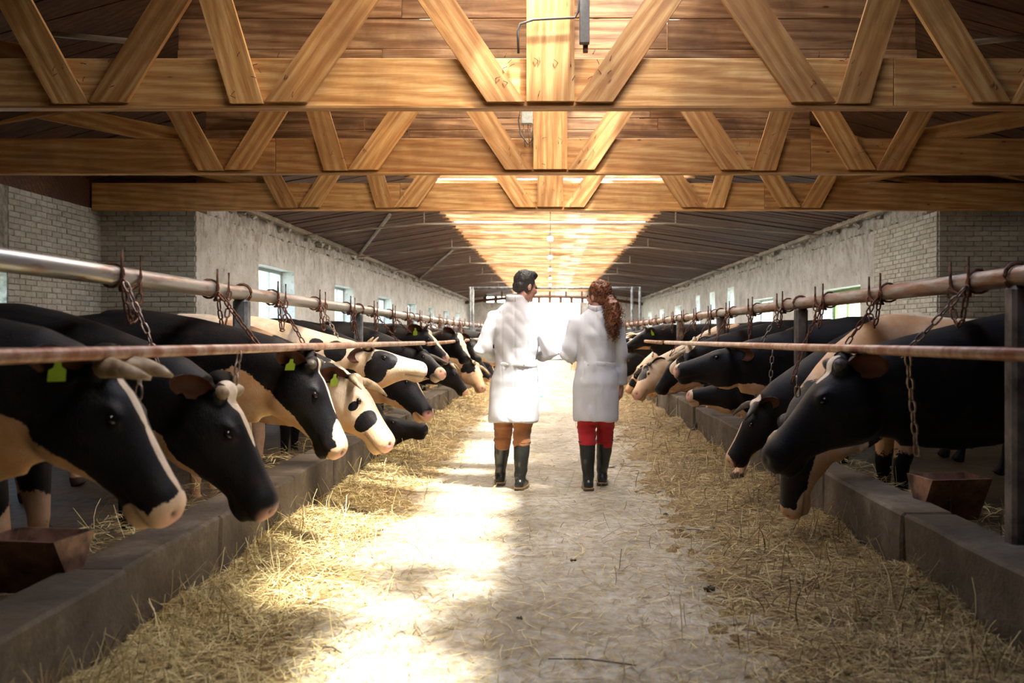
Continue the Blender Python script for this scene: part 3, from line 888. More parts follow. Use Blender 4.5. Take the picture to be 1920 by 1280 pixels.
def cow(name, wx, yb, s, poll, muz, base=-1, blobs=(), horns=None, tagc=(), voxel=.018, label='', group=None, zf=.06, yaw=0, roll=0, size=1.0, ear=(.6, -.42), front=None, wz=0, open_mouth=False, earsc=1.0):
    """cow standing with its withers at x=wx, y=yb; s=-1: body runs to -x and the head to +x"""
    e = empty(name, (wx, yb, zf), (0 if s < 0 else PI)+yaw, label, 'cow', group)
    Mw = Matrix.Translation((wx, yb, zf)) @ Matrix.Rotation((0 if s < 0 else PI)+yaw, 4, 'Z')
    inv = Mw.inverted()
    P = inv @ Vector(poll); Q = inv @ Vector(muz)
    L = (Q-P).length; hs = max(.86, min(1.12, L/.535))
    f0 = (Q-P).normalized()
    ref = Vector((.8, 0, 1.0)); u0 = (ref-f0*ref.dot(f0)).normalized()
    sd = u0.cross(f0)                                # points to the cow's left
    u0 = Matrix.Rotation(roll, 3, f0) @ u0; sd = Matrix.Rotation(roll, 3, f0) @ sd
    R9 = Matrix.Rotation(math.radians(9.5), 3, sd)
    f = R9.inverted() @ f0; u = R9.inverted() @ u0
    if f.dot(u0) < 0: f = R9 @ f0; u = R9 @ u0
    Hm = Matrix((f, sd, u)).transposed()             # columns
    def hp(a, b, c): return P+Hm @ (Vector((a, b, c))*hs)
    mb = MB()
    # trunk
    st = [(-1.56, 1.10, .13, .13, .11), (-1.47, 1.09, .23, .24, .20), (-1.3, 1.06, .29, .31, .26), (-1.08, 1.03, .33, .38, .30), (-.75, .98, .35, .42, .36),
          (-.42, .96, .37, .42, .36), (-.15, .98, .38, .40, .30), (.06, 1.0, .34, .37, .245), (.22, 1.0, .24, .28, .19), (.33, .98, .13, .17, .12)]
    mb.add(*loft([(Vector((x, 0, z+wz*(x+1.5)/1.5)), UP, Vector((0, 1, 0)), w*size, t*size, b*size) for x, z, t, b, w in st], 24, 2.15))
    for sy in (-1, 1):
        mb.add(*ellips((-1.18, sy*.21, 1.24), (.13, .08, .09)))
        mb.add(*ellips((-1.32, sy*.15, .92), (.22, .13, .32)))
        mb.add(*ellips((.02, sy*.17, .92), (.15, .09, .28)))
        fx = .04; fz = 0
        st_ = 0 if front is None else front[0 if sy < 0 else 1]
        if st_ == 0:
            pl = [(.02, sy*.17, .82), (.0, sy*.19, .60), (.04, sy*.17, .36), (.03, sy*.17, .13), (.05, sy*.17, .05)]
        else:      # foot set forward, over the trough edge
            k = st_
            pl = [(.02, sy*.17, .82), (.14*k, sy*.19, .62), (.55*k, sy*.18, .52), (.78*k, sy*.17, .20), (.84*k, sy*.17, .05)]
        mb.add(*tube(pl, [.13, .085, .052, .036, .042], 12, ref=Vector((1, 0, .1))))
        hx, hy = pl[-1][0], pl[-1][1]
        mb.add(*ellips((pl[2][0], pl[2][1], pl[2][2]), (.055, .052, .06)))
        mb.add(*tube([(hx-.02, hy, .085), (hx, hy, .05), (hx+.03, hy, .0)], [.045, .056, .066], 12))
        pl = [(-1.30, sy*.15, .85), (-1.16, sy*.19, .68), (-1.42, sy*.17, .47), (-1.37, sy*.17, .15), (-1.34, sy*.17, .05)]
        mb.add(*tube(pl, [.17, .115, .055, .038, .045], 12, ref=Vector((1, 0, .1))))
        mb.add(*tube([(-1.36, sy*.17, .08), (-1.33, sy*.17, .04), (-1.31, sy*.17, .0)], [.045, .058, .066], 12))
    mb.add(*ellips((-1.08, 0, .60), (.22, .17, .15)))
    mb.add(*tube([(-1.55, 0, 1.20), (-1.62, 0, 1.08), (-1.63, 0, .75), (-1.60, 0, .45)], [.045, .035, .02, .03], 8, ref=Vector((1, 0, 0))))
    # neck
    p0 = Vector((-.12, 0, 1.07+wz)); p3 = hp(-.015, 0, -.13)
    d = (p3-p0).normalized()
    p1 = p0+Vector((.38, 0, .04)); p2 = p3-(f*.45+d).normalized()*.22
    ts = [0, .14, .28, .42, .56, .70, .84, 1.0]
    prof = [(.31, .34, .22), (.30, .36, .21), (.27, .37, .185), (.24, .365, .168), (.21, .35, .152), (.19, .33, .138), (.175, .31, .128), (.14, .265, .112)]
    rings = []; prev = None
    for t_, (tp, bt, hw) in zip(ts, prof):
        q = 1-t_
        c = p0*q**3+p1*3*q*q*t_+p2*3*q*t_*t_+p3*t_**3
        tg = ((p1-p0)*3*q*q+(p2-p1)*6*q*t_+(p3-p2)*3*t_*t_).normalized()
        rf = Vector((0, 0, 1)).lerp(u, t_); uu = (rf-tg*rf.dot(tg)).normalized(); ss = uu.cross(tg)
        rings.append((c, uu, ss, hw, tp, bt, .8))
    mb.add(*loft(rings, 22, 2.1))
    # dewlap
    dl = [(r[0]-r[1]*(r[5]*.93), r[1], r[2], .03, .07, .085*(1-abs(i-3)/5)) for i, r in enumerate(rings[1:-1])]
    mb.add(*loft(dl, 12, 2))
    # head
    hst = [(-.07, -.045, -.27, .080), (-.02, -.012, -.325, .098), (.05, .008, -.352, .110), (.11, .014, -.355, .114), (.17, .008, -.332, .108), (.23, -.004, -.292, .093),
           (.29, -.014, -.252, .082), (.35, -.022, -.225, .075), (.41, -.028, -.208, .072), (.46, -.030, -.200, .077), (.50, -.038, -.192, .075), (.53, -.056, -.178, .062), (.548, -.085, -.150, .03)]
    rings = []
    for a, zt_, zb, hw in hst:
        c = hp(a, 0, (zt_+zb)/2); rings.append((c, u, sd, hw*hs*1.12, (zt_-zb)/2*hs, (zt_-zb)/2*hs, .70 if a < .3 else .82))
    mb.add(*loft(rings, 24, 2.5))
    for sy in (-1, 1):
        mb.add(*ellips(hp(.155, sy*.088, -.045), (.055*hs, .032*hs, .036*hs), Hm))
        mb.add(*ellips(hp(.09, sy*.064, -.215), (.125*hs, .048*hs, .115*hs), Hm))
        mb.add(*ellips(hp(.160, sy*.104, -.026), (.036*hs, .016*hs, .012*hs), Hm))
        mb.add(*ellips(hp(.30, sy*.062, -.085), (.11*hs, .018*hs, .020*hs), Hm))
        mb.add(*ellips(hp(.495, sy*.042, -.072), (.034*hs, .024*hs, .026*hs), Hm))
        mb.add(*ellips(hp(.0, sy*.07, -.02), (.045*hs, .04*hs, .04*hs), Hm))
    mb.add(*ellips(hp(-.005, 0, .002), (.05*hs, .075*hs, .042*hs), Hm))
    mb.add(*ellips(hp(.45, 0, -.206), (.07*hs, .045*hs, .026*hs), Hm))
    me = remesh(mb, voxel, 9 if voxel < .016 else 5, .5)
    V = getV(me); N = getN(me)
    Hn = np.array(Hm); Pn = np.array(P)
    Hc = ((V-Pn) @ Hn)/hs
    # nostrils, mouth line, eye hollow
    pink = np.zeros(len(V)); dark = np.zeros(len(V))
    for sy in (-1, 1):
        q = (Hc-np.array((.527, sy*.040, -.078)))/np.array((.022, .018, .016))
        w = np.exp(-(q**2).sum(1)); V = V-N*(w*.016)[:, None]; dark = np.maximum(dark, np.clip(w*1.5-.35, 0, 1))
        q = (Hc-np.array((.165, sy*.113, -.047)))/np.array((.03, .03, .02))
        w = np.exp(-(q**2).sum(1)); V = V-N*(w*.012)[:, None]; dark = np.maximum(dark, np.clip(w*1.3-.4, 0, .8))
    mo = np.exp(-((Hc[:, 2]+.168)/.008)**2)*(Hc[:, 0] > .36)*(Hc[:, 0] < .56)
    V = V-N*(mo*.006)[:, None]; dark = np.maximum(dark, mo*.6)
    q = (Hc-np.array((.55, 0, -.10)))/np.array((.075, .09, .055))
    pink = np.clip(1.25-(q**2).sum(1), 0, 1)
    setV(me, V)
    fld = np.full(len(V), .5 if base > 0 else -.5)
    tan = np.clip((-.05-Hc[:, 2])/.2, 0, 1)*np.exp(-np.clip(Hc[:, 0]-.3, 0, 9)**2/.1)*(Hc[:, 0] > -.9)
    low = np.clip((.95-V[:, 2])/.5, 0, .9); tan = np.maximum(tan*.85, low*.8)
    for b in blobs:
        fr, x, y_, z, rx, ry, rz, sg = b
        C = Hc if fr == 'H' else V
        if fr == 'H': okm = np.ones(len(V), bool)
        d_ = 1-np.sqrt((((C-np.array((x, y_, z)))/np.array((rx, ry, rz)))**2).sum(1))
        d_ = np.clip(d_, -.6, .6)
        fld = np.maximum(fld, d_) if sg > 0 else np.minimum(fld, -d_)
    hoofw = (V[:, 2] < .075)
    dark = np.maximum(dark, hoofw*.9)
    pinkm = pink*(1 if any(b_[0] == 'H' and b_[1] > .4 and b_[7] > 0 for b_ in blobs) or base > 0 else 0)
    dk = np.clip(pink*(pinkm == 0), 0, 1)*.0
    n0 = len(V)
    # ears, part of the body mesh
    EV = []; EF = []; em = []
    for sy in (-1, 1):
        b0 = hp(-.01, sy*.085, -.035)
        dr = (Hm @ Vector((-.50-ear[0]*.3, sy*.85, .12+ear[1]))).normalized()
        nf = (Hm @ Vector((.55, sy*.75, -.15))); nf = (nf-dr*nf.dot(dr)).normalized()      # open side of the cup
        wv = dr.cross(nf)
        prf = [(0, .030, .0), (.03, .048, .026), (.07, .066, .038), (.12, .068, .032), (.165, .050, .018), (.20, .012, .0)]
        nb = len(EV)
        NN = 9
        for layer in (0, 1):
            for (l_, w_, dp) in prf:
                for k in range(NN):
                    a = -1+2*k/(NN-1)
                    curl = dp*(1-a*a)*1.25
                    p = b0+dr*(l_*hs*earsc)+wv*(a*w_*hs*earsc)-nf*(curl*hs)+nf*(-.008 if layer else 0)*(1-a*a)
                    EV.append(p); em.append(0.0 if layer else 1.0)
        m_ = len(prf)
        for layer in (0, 1):
            o_ = nb+layer*m_*NN
            for i in range(m_-1):
                for k in range(NN-1):
                    q_ = (o_+i*NN+k, o_+i*NN+k+1, o_+(i+1)*NN+k+1, o_+(i+1)*NN+k)
                    EF.append(q_ if layer else q_[::-1])
        o1 = nb+m_*NN
        for i in range(m_-1):
            for k in (0, NN-1):
                q_ = (nb+i*NN+k, nb+(i+1)*NN+k, o1+(i+1)*NN+k, o1+i*NN+k); EF.append(q_ if k == 0 else q_[::-1])
        for k in range(NN-1):
            i = m_-1
            EF.append((nb+i*NN+k, nb+i*NN+k+1, o1+i*NN+k+1, o1+i*NN+k))
        if (sy < 0 and 'r' in tagc) or (sy > 0 and 'l' in tagc):
            c = b0+dr*(.10*hs)+nf*.012-wv*0
            dn = Vector((0, 0, -1)) if abs(nf.z) < .9 else wv
            dn = (dn-nf*dn.dot(nf)).normalized(); sx_ = dn.cross(nf)
            pl_ = [(-.009, -.02), (.009, -.02), (.012, .012), (.026, .026), (.027, .078), (-.027, .078), (-.026, .026), (-.012, .012)]
            tv = [c+sx_*x_+dn*y_+nf*.004 for x_, y_ in pl_]+[c+sx_*x_+dn*y_+nf*.0 for x_, y_ in pl_]
            nn = 8; tf = [tuple(range(nn)), tuple(range(nn, 2*nn))[::-1]]+[(i, i+nn, (i+1) % nn+nn, (i+1) % nn) for i in range(nn)]
            MB().add(tv, tf).build('ear_tag', M['eartag'], e)
    append_geo(me, EV, EF)
    ne = len(EV)
    ewhite = .5 if base > 0 and 'we' in tagc else -.5
    attr(me, 'f', np.concatenate([fld, np.full(ne, ewhite)]))
    attr(me, 'tan', np.concatenate([np.clip(tan, 0, 1), np.zeros(ne)]))
    attr(me, 'pink', np.concatenate([pinkm, np.zeros(ne)]))
    attr(me, 'dark', np.concatenate([dark, np.zeros(ne)]))
    attr(me, 'ear', np.concatenate([np.zeros(n0), np.array(em)*.8]))
    me.polygons.foreach_set('use_smooth', np.ones(len(me.polygons), dtype=bool))
    link('body', me, M['cow'], e)
    # eyes
    for sy in (-1, 1):
        MB().add(*ellips(hp(.165, sy*.1005, -.049), (.022*hs, .019*hs, .017*hs), Hm, 14, 10)).build('eye', M['eye'], e, smooth=True)
    # horns
    if horns:
        ln, kind_, mat = horns
        for sy in (-1, 1):
            if kind_ == 'stub':
                pts = [(-.0, .07, .0), (.005, .095, .02), (.01, .115, .035)]; rr = [.033, .028, .014]
            elif kind_ == 'out':
                pts = [(0, .06, .0), (.02, .12, .02), (.06, .19, .035), (.12, .235, .045), (.17, .245, .05)]; rr = [.032, .029, .024, .015, .005]
            elif kind_ == 'fwd':
                pts = [(.0, .055, -.005), (.012, .09, .025), (.045, .105, .06), (.085, .10, .095), (.12, .085, .12)]; rr = [.038, .036, .030, .020, .007]
            else:   # 'up'
                pts = [(0, .06, .0), (.0, .11, .035), (.02, .145, .10), (.06, .15, .16)]; rr = [.03, .026, .017, .005]
            k = ln
            pts = [hp(pts[0][0]+(a-pts[0][0])*k, sy*(pts[0][1]+(b-pts[0][1])*k), pts[0][2]+(c-pts[0][2])*k) for a, b, c in pts]
            mb = MB(); mb.tube(pts, [r_*hs for r_ in rr], 10); mb.build('horn', M[mat], e, smooth=True)
    # neck attachment of the tie chain (world)
    q = .30; t_ = 1-q
    c = p0*q**3+p1*3*q*q*t_+p2*3*q*t_*t_+p3*t_**3
    COWS.append((e, Mw @ c, Mw @ (c+Vector((0, 0, .19)))))
    return e
COWS = []
def head(pp, Yp, pm, tow=0):
    """poll and muzzle points of a head of natural length; tow -1: the muzzle turned to the near side"""
    P = W(pp[0], pp[1], Yp); best = None
    for k in range(0, 46):
        Ym = Yp+tow*k*.01
        Q = W(pm[0], pm[1], Ym); d = abs((Q-P).length-.535)+k*.0004
        if best is None or d < best[0]: best = (d, Q)
    return P, best[1]
EYEP = lambda s: [('H', .16, s*.10, -.06, .10, .07, .10, -1)]
WL, WR = -2.50, 2.60
THROAT = [('H', .03, 0, -.40, .17, .16, .12, 1)]
SOCK = [('B', .05, 0, .18, .3, .4, .32, 1), ('B', -1.38, 0, .18, .3, .4, .34, 1)]
# left row, nearest first
P, Q = head((205, 688), 3.25, (330, 962))
cow('cow', WL, 3.15, -1, P, Q, -1, JAW+BLAZE+NOSE+[('H', .02, 0, -.42, .15, .2, .15, 1)]+SOCK, (1.05, 'fwd', 'horn'), ('r',), .012, 'black cow with long pale horns, thin white blaze and ear tag, nearest on the left', 'cows in the left row')
P, Q = head((425, 735), 4.35, (508, 958))
cow('cow', WL, 4.45, -1, P, Q, -1, [('H', .02, 0, .03, .10, .055, .07, 1), ('H', .16, 0, .03, .16, .03, .05, 1), ('H', .545, .02, -.10, .028, .06, .05, 1), ('H', .2, 0, -.33, .34, .12, .075, 1), ('H', -.02, 0, -.44, .16, .16, .14, 1)]+SOCK, (.9, 'stub', 'horn'), (), .012, 'black cow with cream poll, head hung over the trough behind the nearest cow', 'cows in the left row')
P, Q = head((588, 683), 5.65, (642, 848))
cow('cow', WL, 5.75, -1, P, Q, -1, [('H', .47, -.02, -.06, .13, .06, .12, 1), ('H', .25, 0, .02, .2, .02, .04, 1), ('H', .27, 0, -.30, .34, .16, .10, 1), ('H', .0, 0, -.44, .24, .2, .17, 1), ('H', .03, 0, .035, .06, .03, .04, 1)]+NOSE, (.8, 'stub', 'horn_dark'), ('r',), .013, 'black cow with cream muzzle and jaw and bright ear tag, third in the left row', 'cows in the left row')
P, Q = head((668, 712), 6.75, (733, 835), -1)
cow('cow', WL, 6.85, -1, P, Q, 1, [('H', .30, -.08, -.10, .06, .05, .10, -1), ('H', .17, -.11, -.10, .03, .03, .04, -1), ('H', -.14, -.12, -.10, .075, .1, .08, -1), ('H', -.02, -.07, .0, .05, .04, .04, -1), ('H', -.30, -.1, -.02, .10, .1, .09, -1), ('H', -.2, -.12, -.32, .09, .1, .08, -1), ('H', -.5, -.1, -.25, .12, .12, .1, -1), ('B', -.3, -.3, 1.1, .3, .2, .2, -1)], (.95, 'out', 'horn'), ('r',), .014, 'cream cow with small black spots and one long pale horn, fourth on the left', 'cows in the left row')
P, Q = head((692, 655), 7.9, (798, 690))
cow('cow', WL, 7.95, -1, P, Q, 1, [('H', .17, -.10, -.05, .12, .09, .11, -1), ('H', .10, -.10, -.17, .10, .07, .11, -1), ('H', .05, -.05, -.26, .06, .09, .05, -1), ('H', .0, -.06, .0, .05, .05, .04, -1), ('H', -.27, -.14, -.05, .10, .12, .10, -1), ('H', -.3, -.1, -.34, .2, .2, .06, -1), ('H', -.12, -.1, -.26, .08, .1, .07, -1), ('H', -.45, -.2, -.02, .08, .16, .08, -1), ('H', -.62, -.1, -.35, .14, .25, .12, -1), ('B', -.5, -.3, 1.2, .2, .25, .3, -1), ('B', -1.2, 0, 1.2, .3, .5, .2, -1)], (.75, 'up', 'horn'), (), .014, 'cream cow with large black patches, muzzle held out level under the bar', 'cows in the left row')
P, Q = head((762, 692), 9.0, (806, 778), -1)
cow('cow', WL, 9.1, -1, P, Q, -1, JAW+[('H', .2, .02, .02, .4, .03, .05, 1), ('H', .53, .04, -.05, .05, .04, .05, 1)]+THROAT+BELLY, None, (), .016, 'black cow with white-edged face and tan throat, below the spotted head', 'cows in the left row')
P, Q = head((712, 780), 9.9, (800, 802))
cow('cow', WL, 10.2, -1, P, Q, -1, BELLY, None, ('r',), .018, 'all-black cow eating with its muzzle down at the trough edge', 'cows in the left row')
P, Q = head((796, 662), 11.3, (830, 700), -1)
cow('cow', WL, 11.4, -1, P, Q, -1, NOSE+JAW+[('B', -.5, 0, 1.2, .4, .5, .2, 1)], (1.0, 'out', 'horn_dark'), (), .018, 'dark cow with grey horns and pale nose behind the end of the bar', 'cows in the left row')
P, Q = head((803, 624), 12.5, (838, 674), -1)
cow('cow', WL, 12.6, -1, P, Q, -1, [('H', .2, 0, .0, .32, .055, .09, 1), ('H', .53, .0, -.05, .06, .05, .05, 1)], (.7, 'up', 'horn_dark'), ('r',), .018, 'black cow with broad white blaze and green tag, head raised above the others', 'cows in the left row')
P, Q = head((846, 684), 13.8, (874, 733))
cow('cow', WL, 13.9, -1, P, Q, -1, NOSE+[('H', .08, .04, .03, .14, .06, .05, 1)], (.8, 'out', 'horn'), (), .02, 'black cow with white nose reaching down to the hay, left row', 'cows in the left row')
P, Q = head((862, 630), 15.0, (877, 674), -1)
cow('cow', WL, 15.1, -1, P, Q, -1, [('H', .2, 0, .0, .35, .08, .1, 1), ('B', -.3, 0, 1.2, .5, .5, .2, 1)], None, (), .02, 'black cow with very broad white forehead, left of the man at shoulder height', 'cows in the left row')
P, Q = head((894, 684), 16.2, (906, 730), -1)
cow('cow', WL, 16.3, -1, P, Q, 1, [('H', -.1, .1, -.1, .2, .08, .2, -1), ('H', -.1, -.1, -.1, .2, .08, .2, -1), ('H', .1, -.11, -.08, .07, .05, .1, -1)], (.9, 'out', 'horn'), (), .02, 'cow with tan-white face and pale horns beside the man’s coat', 'cows in the left row')
P, Q = head((890, 640), 17.5, (898, 676), -1)
cow('cow', WL, 17.5, -1, P, Q, -1, [('B', -.8, 0, 1.1, .4, .5, .3, 1)], None, (), .022, 'plain black cow whose face shows just left of the man’s elbow', 'cows in the left row')

# right row, nearest first
P, Q = head((1568, 686), 4.7, (1437, 864))
cow('cow', WR, 4.85, 1, P, Q, -1, [('H', .05, .015, .04, .10, .03, .05, 1), ('B', -.75, .35, 1.22, .30, .3, .22, 1), ('B', -.1, .3, .86, .12, .2, .07, 1)]+SOCK, (.8, 'stub', 'horn_dark'), (), .012, 'large black cow with a small white forehead mark, nearest on the right', 'cows in the right row')
P, Q = head((1468, 814), 5.75, (1477, 966))
cow('cow', 2.3, 6.35, 1, P, Q, -1, [('H', .53, 0, -.10, .09, .11, .10, 1), ('H', .47, .02, -.20, .15, .11, .10, 1), ('H', .22, .05, -.31, .32, .14, .14, 1), ('H', -.02, 0, -.42, .27, .2, .17, 1), ('H', .25, -.02, .02, .25, .02, .05, 1), ('B', -.25, 0, 1.1, 1.3, .7, .7, 1)], (.9, 'out', 'horn'), (), .014, 'cow with black cheek and tan jaw, muzzle down at the hay, cream back', 'cows in the right row')
P, Q = head((1415, 758), 7.0, (1368, 862))
cow('cow', WR, 7.15, 1, P, Q, -1, [('H', -.02, 0, .03, .08, .08, .06, 1), ('H', .38, -.01, -.01, .22, .03, .06, 1), ('H', .53, 0, -.08, .07, .08, .07, 1), ('H', .1, .05, -.38, .2, .14, .12, 1), ('H', -.75, 0, .12, .12, .1, .1, 1)], (1.0, 'out', 'horn_dark'), (), .015, 'black cow with tousled cream poll and dark horn, face hanging behind the trough', 'cows in the right row')
P, Q = head((1372, 652), 8.15, (1266, 694))
cow('cow', WR, 8.2, 1, P, Q, -1, [('H', .14, -.02, .035, .3, .03, .05, 1), ('H', .53, -.01, -.05, .06, .07, .05, 1), ('H', .1, 0, -.40, .38, .14, .10, 1), ('B', -.9, 0, 1.3, .2, .2, .2, 1), ('B', .6, .2, .25, .7, .5, .5, 1)], (.8, 'stub', 'horn_dark'), (), .014, 'black cow with pink-tipped nose held out level, one foreleg over the trough', 'cows in the right row', front=(0, 1.22))
P, Q = head((1375, 716), 9.3, (1290, 740))
cow('cow', WR, 9.4, 1, P, Q, -1, JAW+NOSE+THROAT+[('B', -.7, 0, 1.2, .5, .5, .4, 1)], (1.0, 'out', 'horn_dark'), (), .018, 'cow with tan underjaw showing beneath the level black head', 'cows in the right row')
P, Q = head((1292, 653), 10.4, (1262, 690), 1)
cow('cow', WR, 10.5, 1, P, Q, -1, [('H', .0, .0, .02, .12, .14, .06, 1), ('H', .4, 0, -.1, .2, .1, .1, 1)]+BLAZE, (.9, 'out', 'horn'), (), .018, 'black-and-tan cow with curved pale horn near the end of the right bar', 'cows in the right row')
P, Q = head((1264, 670), 11.6, (1240, 716))
cow('cow', WR, 11.75, 1, P, Q, -1, [('B', .3, 0, .3, .5, .4, .5, 1), ('H', .2, 0, -.3, .3, .12, .07, 1)], None, ('l',), .018, 'black cow with round yellow-green tag, white foreleg over the trough', 'cows in the right row', front=(0, 1.0))
P, Q = head((1211, 688), 12.9, (1191, 741), -1)
cow('cow', WR, 12.95, 1, P, Q, 1, [('H', .16, .03, -.02, .15, .07, .13, -1), ('H', -.1, .0, .02, .1, .12, .06, -1), ('B', -.4, 0, 1.3, .5, .5, .3, -1)], (.6, 'out', 'horn_dark'), (), .018, 'tan-and-white cow with a black patch over the face, right of the woman', 'cows in the right row')
P, Q = head((1230, 700), 14.1, (1215, 735), 1)
cow('cow', WR, 14.2, 1, P, Q, 1, [('H', .1, .1, -.05, .1, .06, .1, -1), ('B', -.6, 0, 1.2, .7, .5, .4, -1)], None, (), .02, 'white-and-black cow almost hidden behind its neighbours, right row', 'cows in the right row')
P, Q = head((1212, 618), 15.4, (1173, 650))
cow('cow', WR, 15.5, 1, P, Q, -1, BLAZE+NOSE+[('H', .2, 0, -.28, .3, .1, .07, 1)], (.6, 'up', 'horn_dark'), ('l',), .018, 'black cow with white face line and ear tag, head raised beside the woman', 'cows in the right row')
P, Q = head((1197, 690), 16.8, (1180, 722))
cow('cow', WR, 16.9, 1, P, Q, 1, [('H', .1, .1, -.05, .12, .06, .12, -1), ('H', .3, .05, -.1, .1, .06, .1, -1)], None, (), .02, 'tan cow with black eye patch, partly behind the woman’s sleeve', 'cows in the right row')

# farther cows: a few builds, copied one by one down both rows
def copy_tree(o, parent=None):
    c = o.copy(); COL.objects.link(c); c.parent = parent
    for ch in list(o.children):
        d = ch.copy(); COL.objects.link(d); d.parent = c
    return c
ORD = ['nineteenth', 'eighteenth', 'seventeenth', 'sixteenth', 'fifteenth', 'fourteenth', 'thirteenth', 'twelfth', 'eleventh', 'tenth', 'ninth', 'eighth', 'seventh', 'sixth', 'fifth', 'fourth', 'third', 'second', 'last']
LOOK = ['black cow', 'cream cow with black patches', 'black cow with white blaze', 'black-and-white cow with raised head']
protos = []
for i, (b, bl, hp_, mz_) in enumerate([
        (-1, JAW, (.95, .85), (1.25, .40)),
        (1, [('B', -.2, .2, 1.1, .35, .3, .3, -1), ('B', -1.1, -.2, 1.1, .3, .3, .3, -1), ('H', .12, .08, -.06, .1, .07, .1, -1), ('H', .12, -.08, -.06, .1, .07, .1, -1)], (.95, 1.05), (1.30, .68)),
        (-1, BLAZE+NOSE+BELLY, (1.0, .75), (1.2, .28)),
        (-1, [('H', .2, 0, 0, .35, .07, .1, 1), ('B', -.6, 0, 1.2, .4, .6, .4, 1)], (.9, 1.25), (1.35, 1.0))]):
    sx = -1; yy = 18.7+1.22*i
    P = Vector((WL+hp_[0]+.12, yy, hp_[1])); Q = Vector((WL+mz_[0]+.12, yy-.1, mz_[1]))
    protos.append(cow('cow', WL, yy, sx, P, Q, b, bl, (.8, 'out', 'horn') if i % 2 else None, (), .026, '', 'cows in the left row'))
def far_label(o, side, i, k):
    o['label'] = '%s, %s before the far door in the %s row' % (LOOK[k], ORD[i], side)
for i in range(4): far_label(protos[i], 'left', i, i)
prev = None
for side, x0, s in (('left', WL, -1), ('right', WR, 1)):
    for i in range(19):
        if side == 'left' and i < 4: continue
        k = rnd.choice([0, 1, 2, 3])
        yy = (18.7 if side == 'left' else 18.2)+1.22*i
        o = copy_tree(protos[k]); o.location = (x0, yy, .06)
        o.rotation_euler = (0, 0, (0 if s < 0 else PI)+rnd.uniform(-.08, .08))
        o['group'] = 'cows in the %s row' % side
        far_label(o, side, i, k)

# ---------------------------------------------------------------- feeding kerbs of concrete blocks
def kerb(s, x, ztop, label):
    e = empty('feeding_kerb', (x, 0, 0), label=label, cat='kerb')
    y = -1.3; i = 0; sh = {}
    while y < 60:
        L = rnd.choice([1.15, 1.3, 1.42]); th = .26
        mb = MB(); z1 = ztop+rnd.uniform(-.012, .012)
        V, F = chbox((th, L-.012, z1+.05), .014)
        import bmesh
        bm = bmesh.new(); vs = [bm.verts.new(v_) for v_ in V]; [bm.faces.new([vs[k] for k in f]) for f in F]
        bmesh.ops.subdivide_edges(bm, edges=bm.edges[:], cuts=3 if y < 14 else 1, use_grid_fill=True)
        for v_ in bm.verts:
            n_ = noise.noise(v_.co*4+Vector((y, s*9, 0))); v_.co.x += n_*.014; v_.co.z += noise.noise(v_.co*3+Vector((0, y, 5)))*.010
        me = bpy.data.meshes.new('concrete_block'); bm.to_mesh(me); bm.free()
        o = link('concrete_block', me, M['curb'], e, loc=(s*th/2+rnd.uniform(-.016, .016), y+L/2, (z1-.05)/2), rot=(0, 0, rnd.uniform(-.012, .012)))
        y += L; i += 1
    return e
kerb(-1, -1.70, .35, 'long low trough kerb of dark concrete blocks under the left cows')
kerb(1, 1.76, .40, 'long low trough kerb of dark concrete blocks under the right cows')
# trough bed behind each kerb
for s, x0, x1 in ((-1, -2.5, -1.94), (1, 2.0, 2.6)):
    o = MB().box((x0, YB, .05), (x1, YE-1, .16), .01).build('trough_bed', M['mud']); tag(o, 'dark littered trough bed behind the %s kerb' % ('left' if s < 0 else 'right'), 'trough')

# ---------------------------------------------------------------- rails, posts, hooks
def zrail(s, y): return (1.578-.0038*min(y, 20)) if s < 0 else (1.548-.0022*min(y, 20))
XP = {-1: -2.0, 1: 2.0}
def rail(s, posts, hooks, label):
    e = empty('tether_rail', (XP[s], 0, .06), label=label, cat='rail')
    pts = [(0, y, zrail(s, y)-.06) for y in (1.2, 5, 10, 20, 40, 60)]
    MB().add(*tube(pts, .045, 20)).build('pipe', M['galv' if s < 0 else 'galv_rusty'], e, smooth=True)
    for y in posts:
        if y > 60: break
        mb = MB(); h = zrail(s, y)-.06-.04
        V, F = chbox((.095, .095, h), .016); mb.add([(a, b+y, c+h/2) for a, b, c in V], F)
        mb.build('post', M['steelpost' if s < 0 else 'rustpost'], e)
        ring = [(.058*math.cos(a), y+.01, zrail(s, y)-.06+.058*math.sin(a)) for a in np.linspace(-1.2, PI+1.2, 14)]
        MB().tube(ring, .010, 6).build('pipe_clamp', M['rust'], e)
    hook_mesh = None
    for i, y in enumerate(hooks):
        if hook_mesh is None:
            mb = MB(); a_ = -s*.052
            mb.tube([(a_, -.10, .115), (a_, -.10, .0), (a_*.9, -.088, -.035), (a_*.5, -.06, -.058), (0, 0, -.064), (a_*.5, .06, -.058), (a_*.9, .088, -.035), (a_, .10, .0), (a_, .10, .105)], [.006]+[.0085]*7+[.006], 7)
            mb.tube([(.055*math.cos(t_), -.09+.012*math.sin(t_*2), .055*math.sin(t_)) for t_ in np.linspace(0, 2*PI, 15)], .007, 6)
            hook_mesh = mb.mesh('tether_hook', True); hook_mesh.materials.append(M['rust'])
        o = bpy.data.objects.new('tether_hook', hook_mesh); COL.objects.link(o); o.parent = e; o.location = (0, y, zrail(s, y)-.06)
    return e
hooks_l = [2.0, 3.25]+[4.47+1.255*i for i in range(40)]
hooks_r = [2.2, 3.38]+[4.57+1.19*i for i in range(42)]
rail(-1, [2.45]+[6.23+3.78*i for i in range(15)], [y for y in hooks_l if y < 58], 'long grey steel tether pipe on posts above the left row')
rail(1, [4.09+3.56*i for i in range(16)], [y for y in hooks_r if y < 58], 'long rust-streaked tether pipe on posts above the right row')

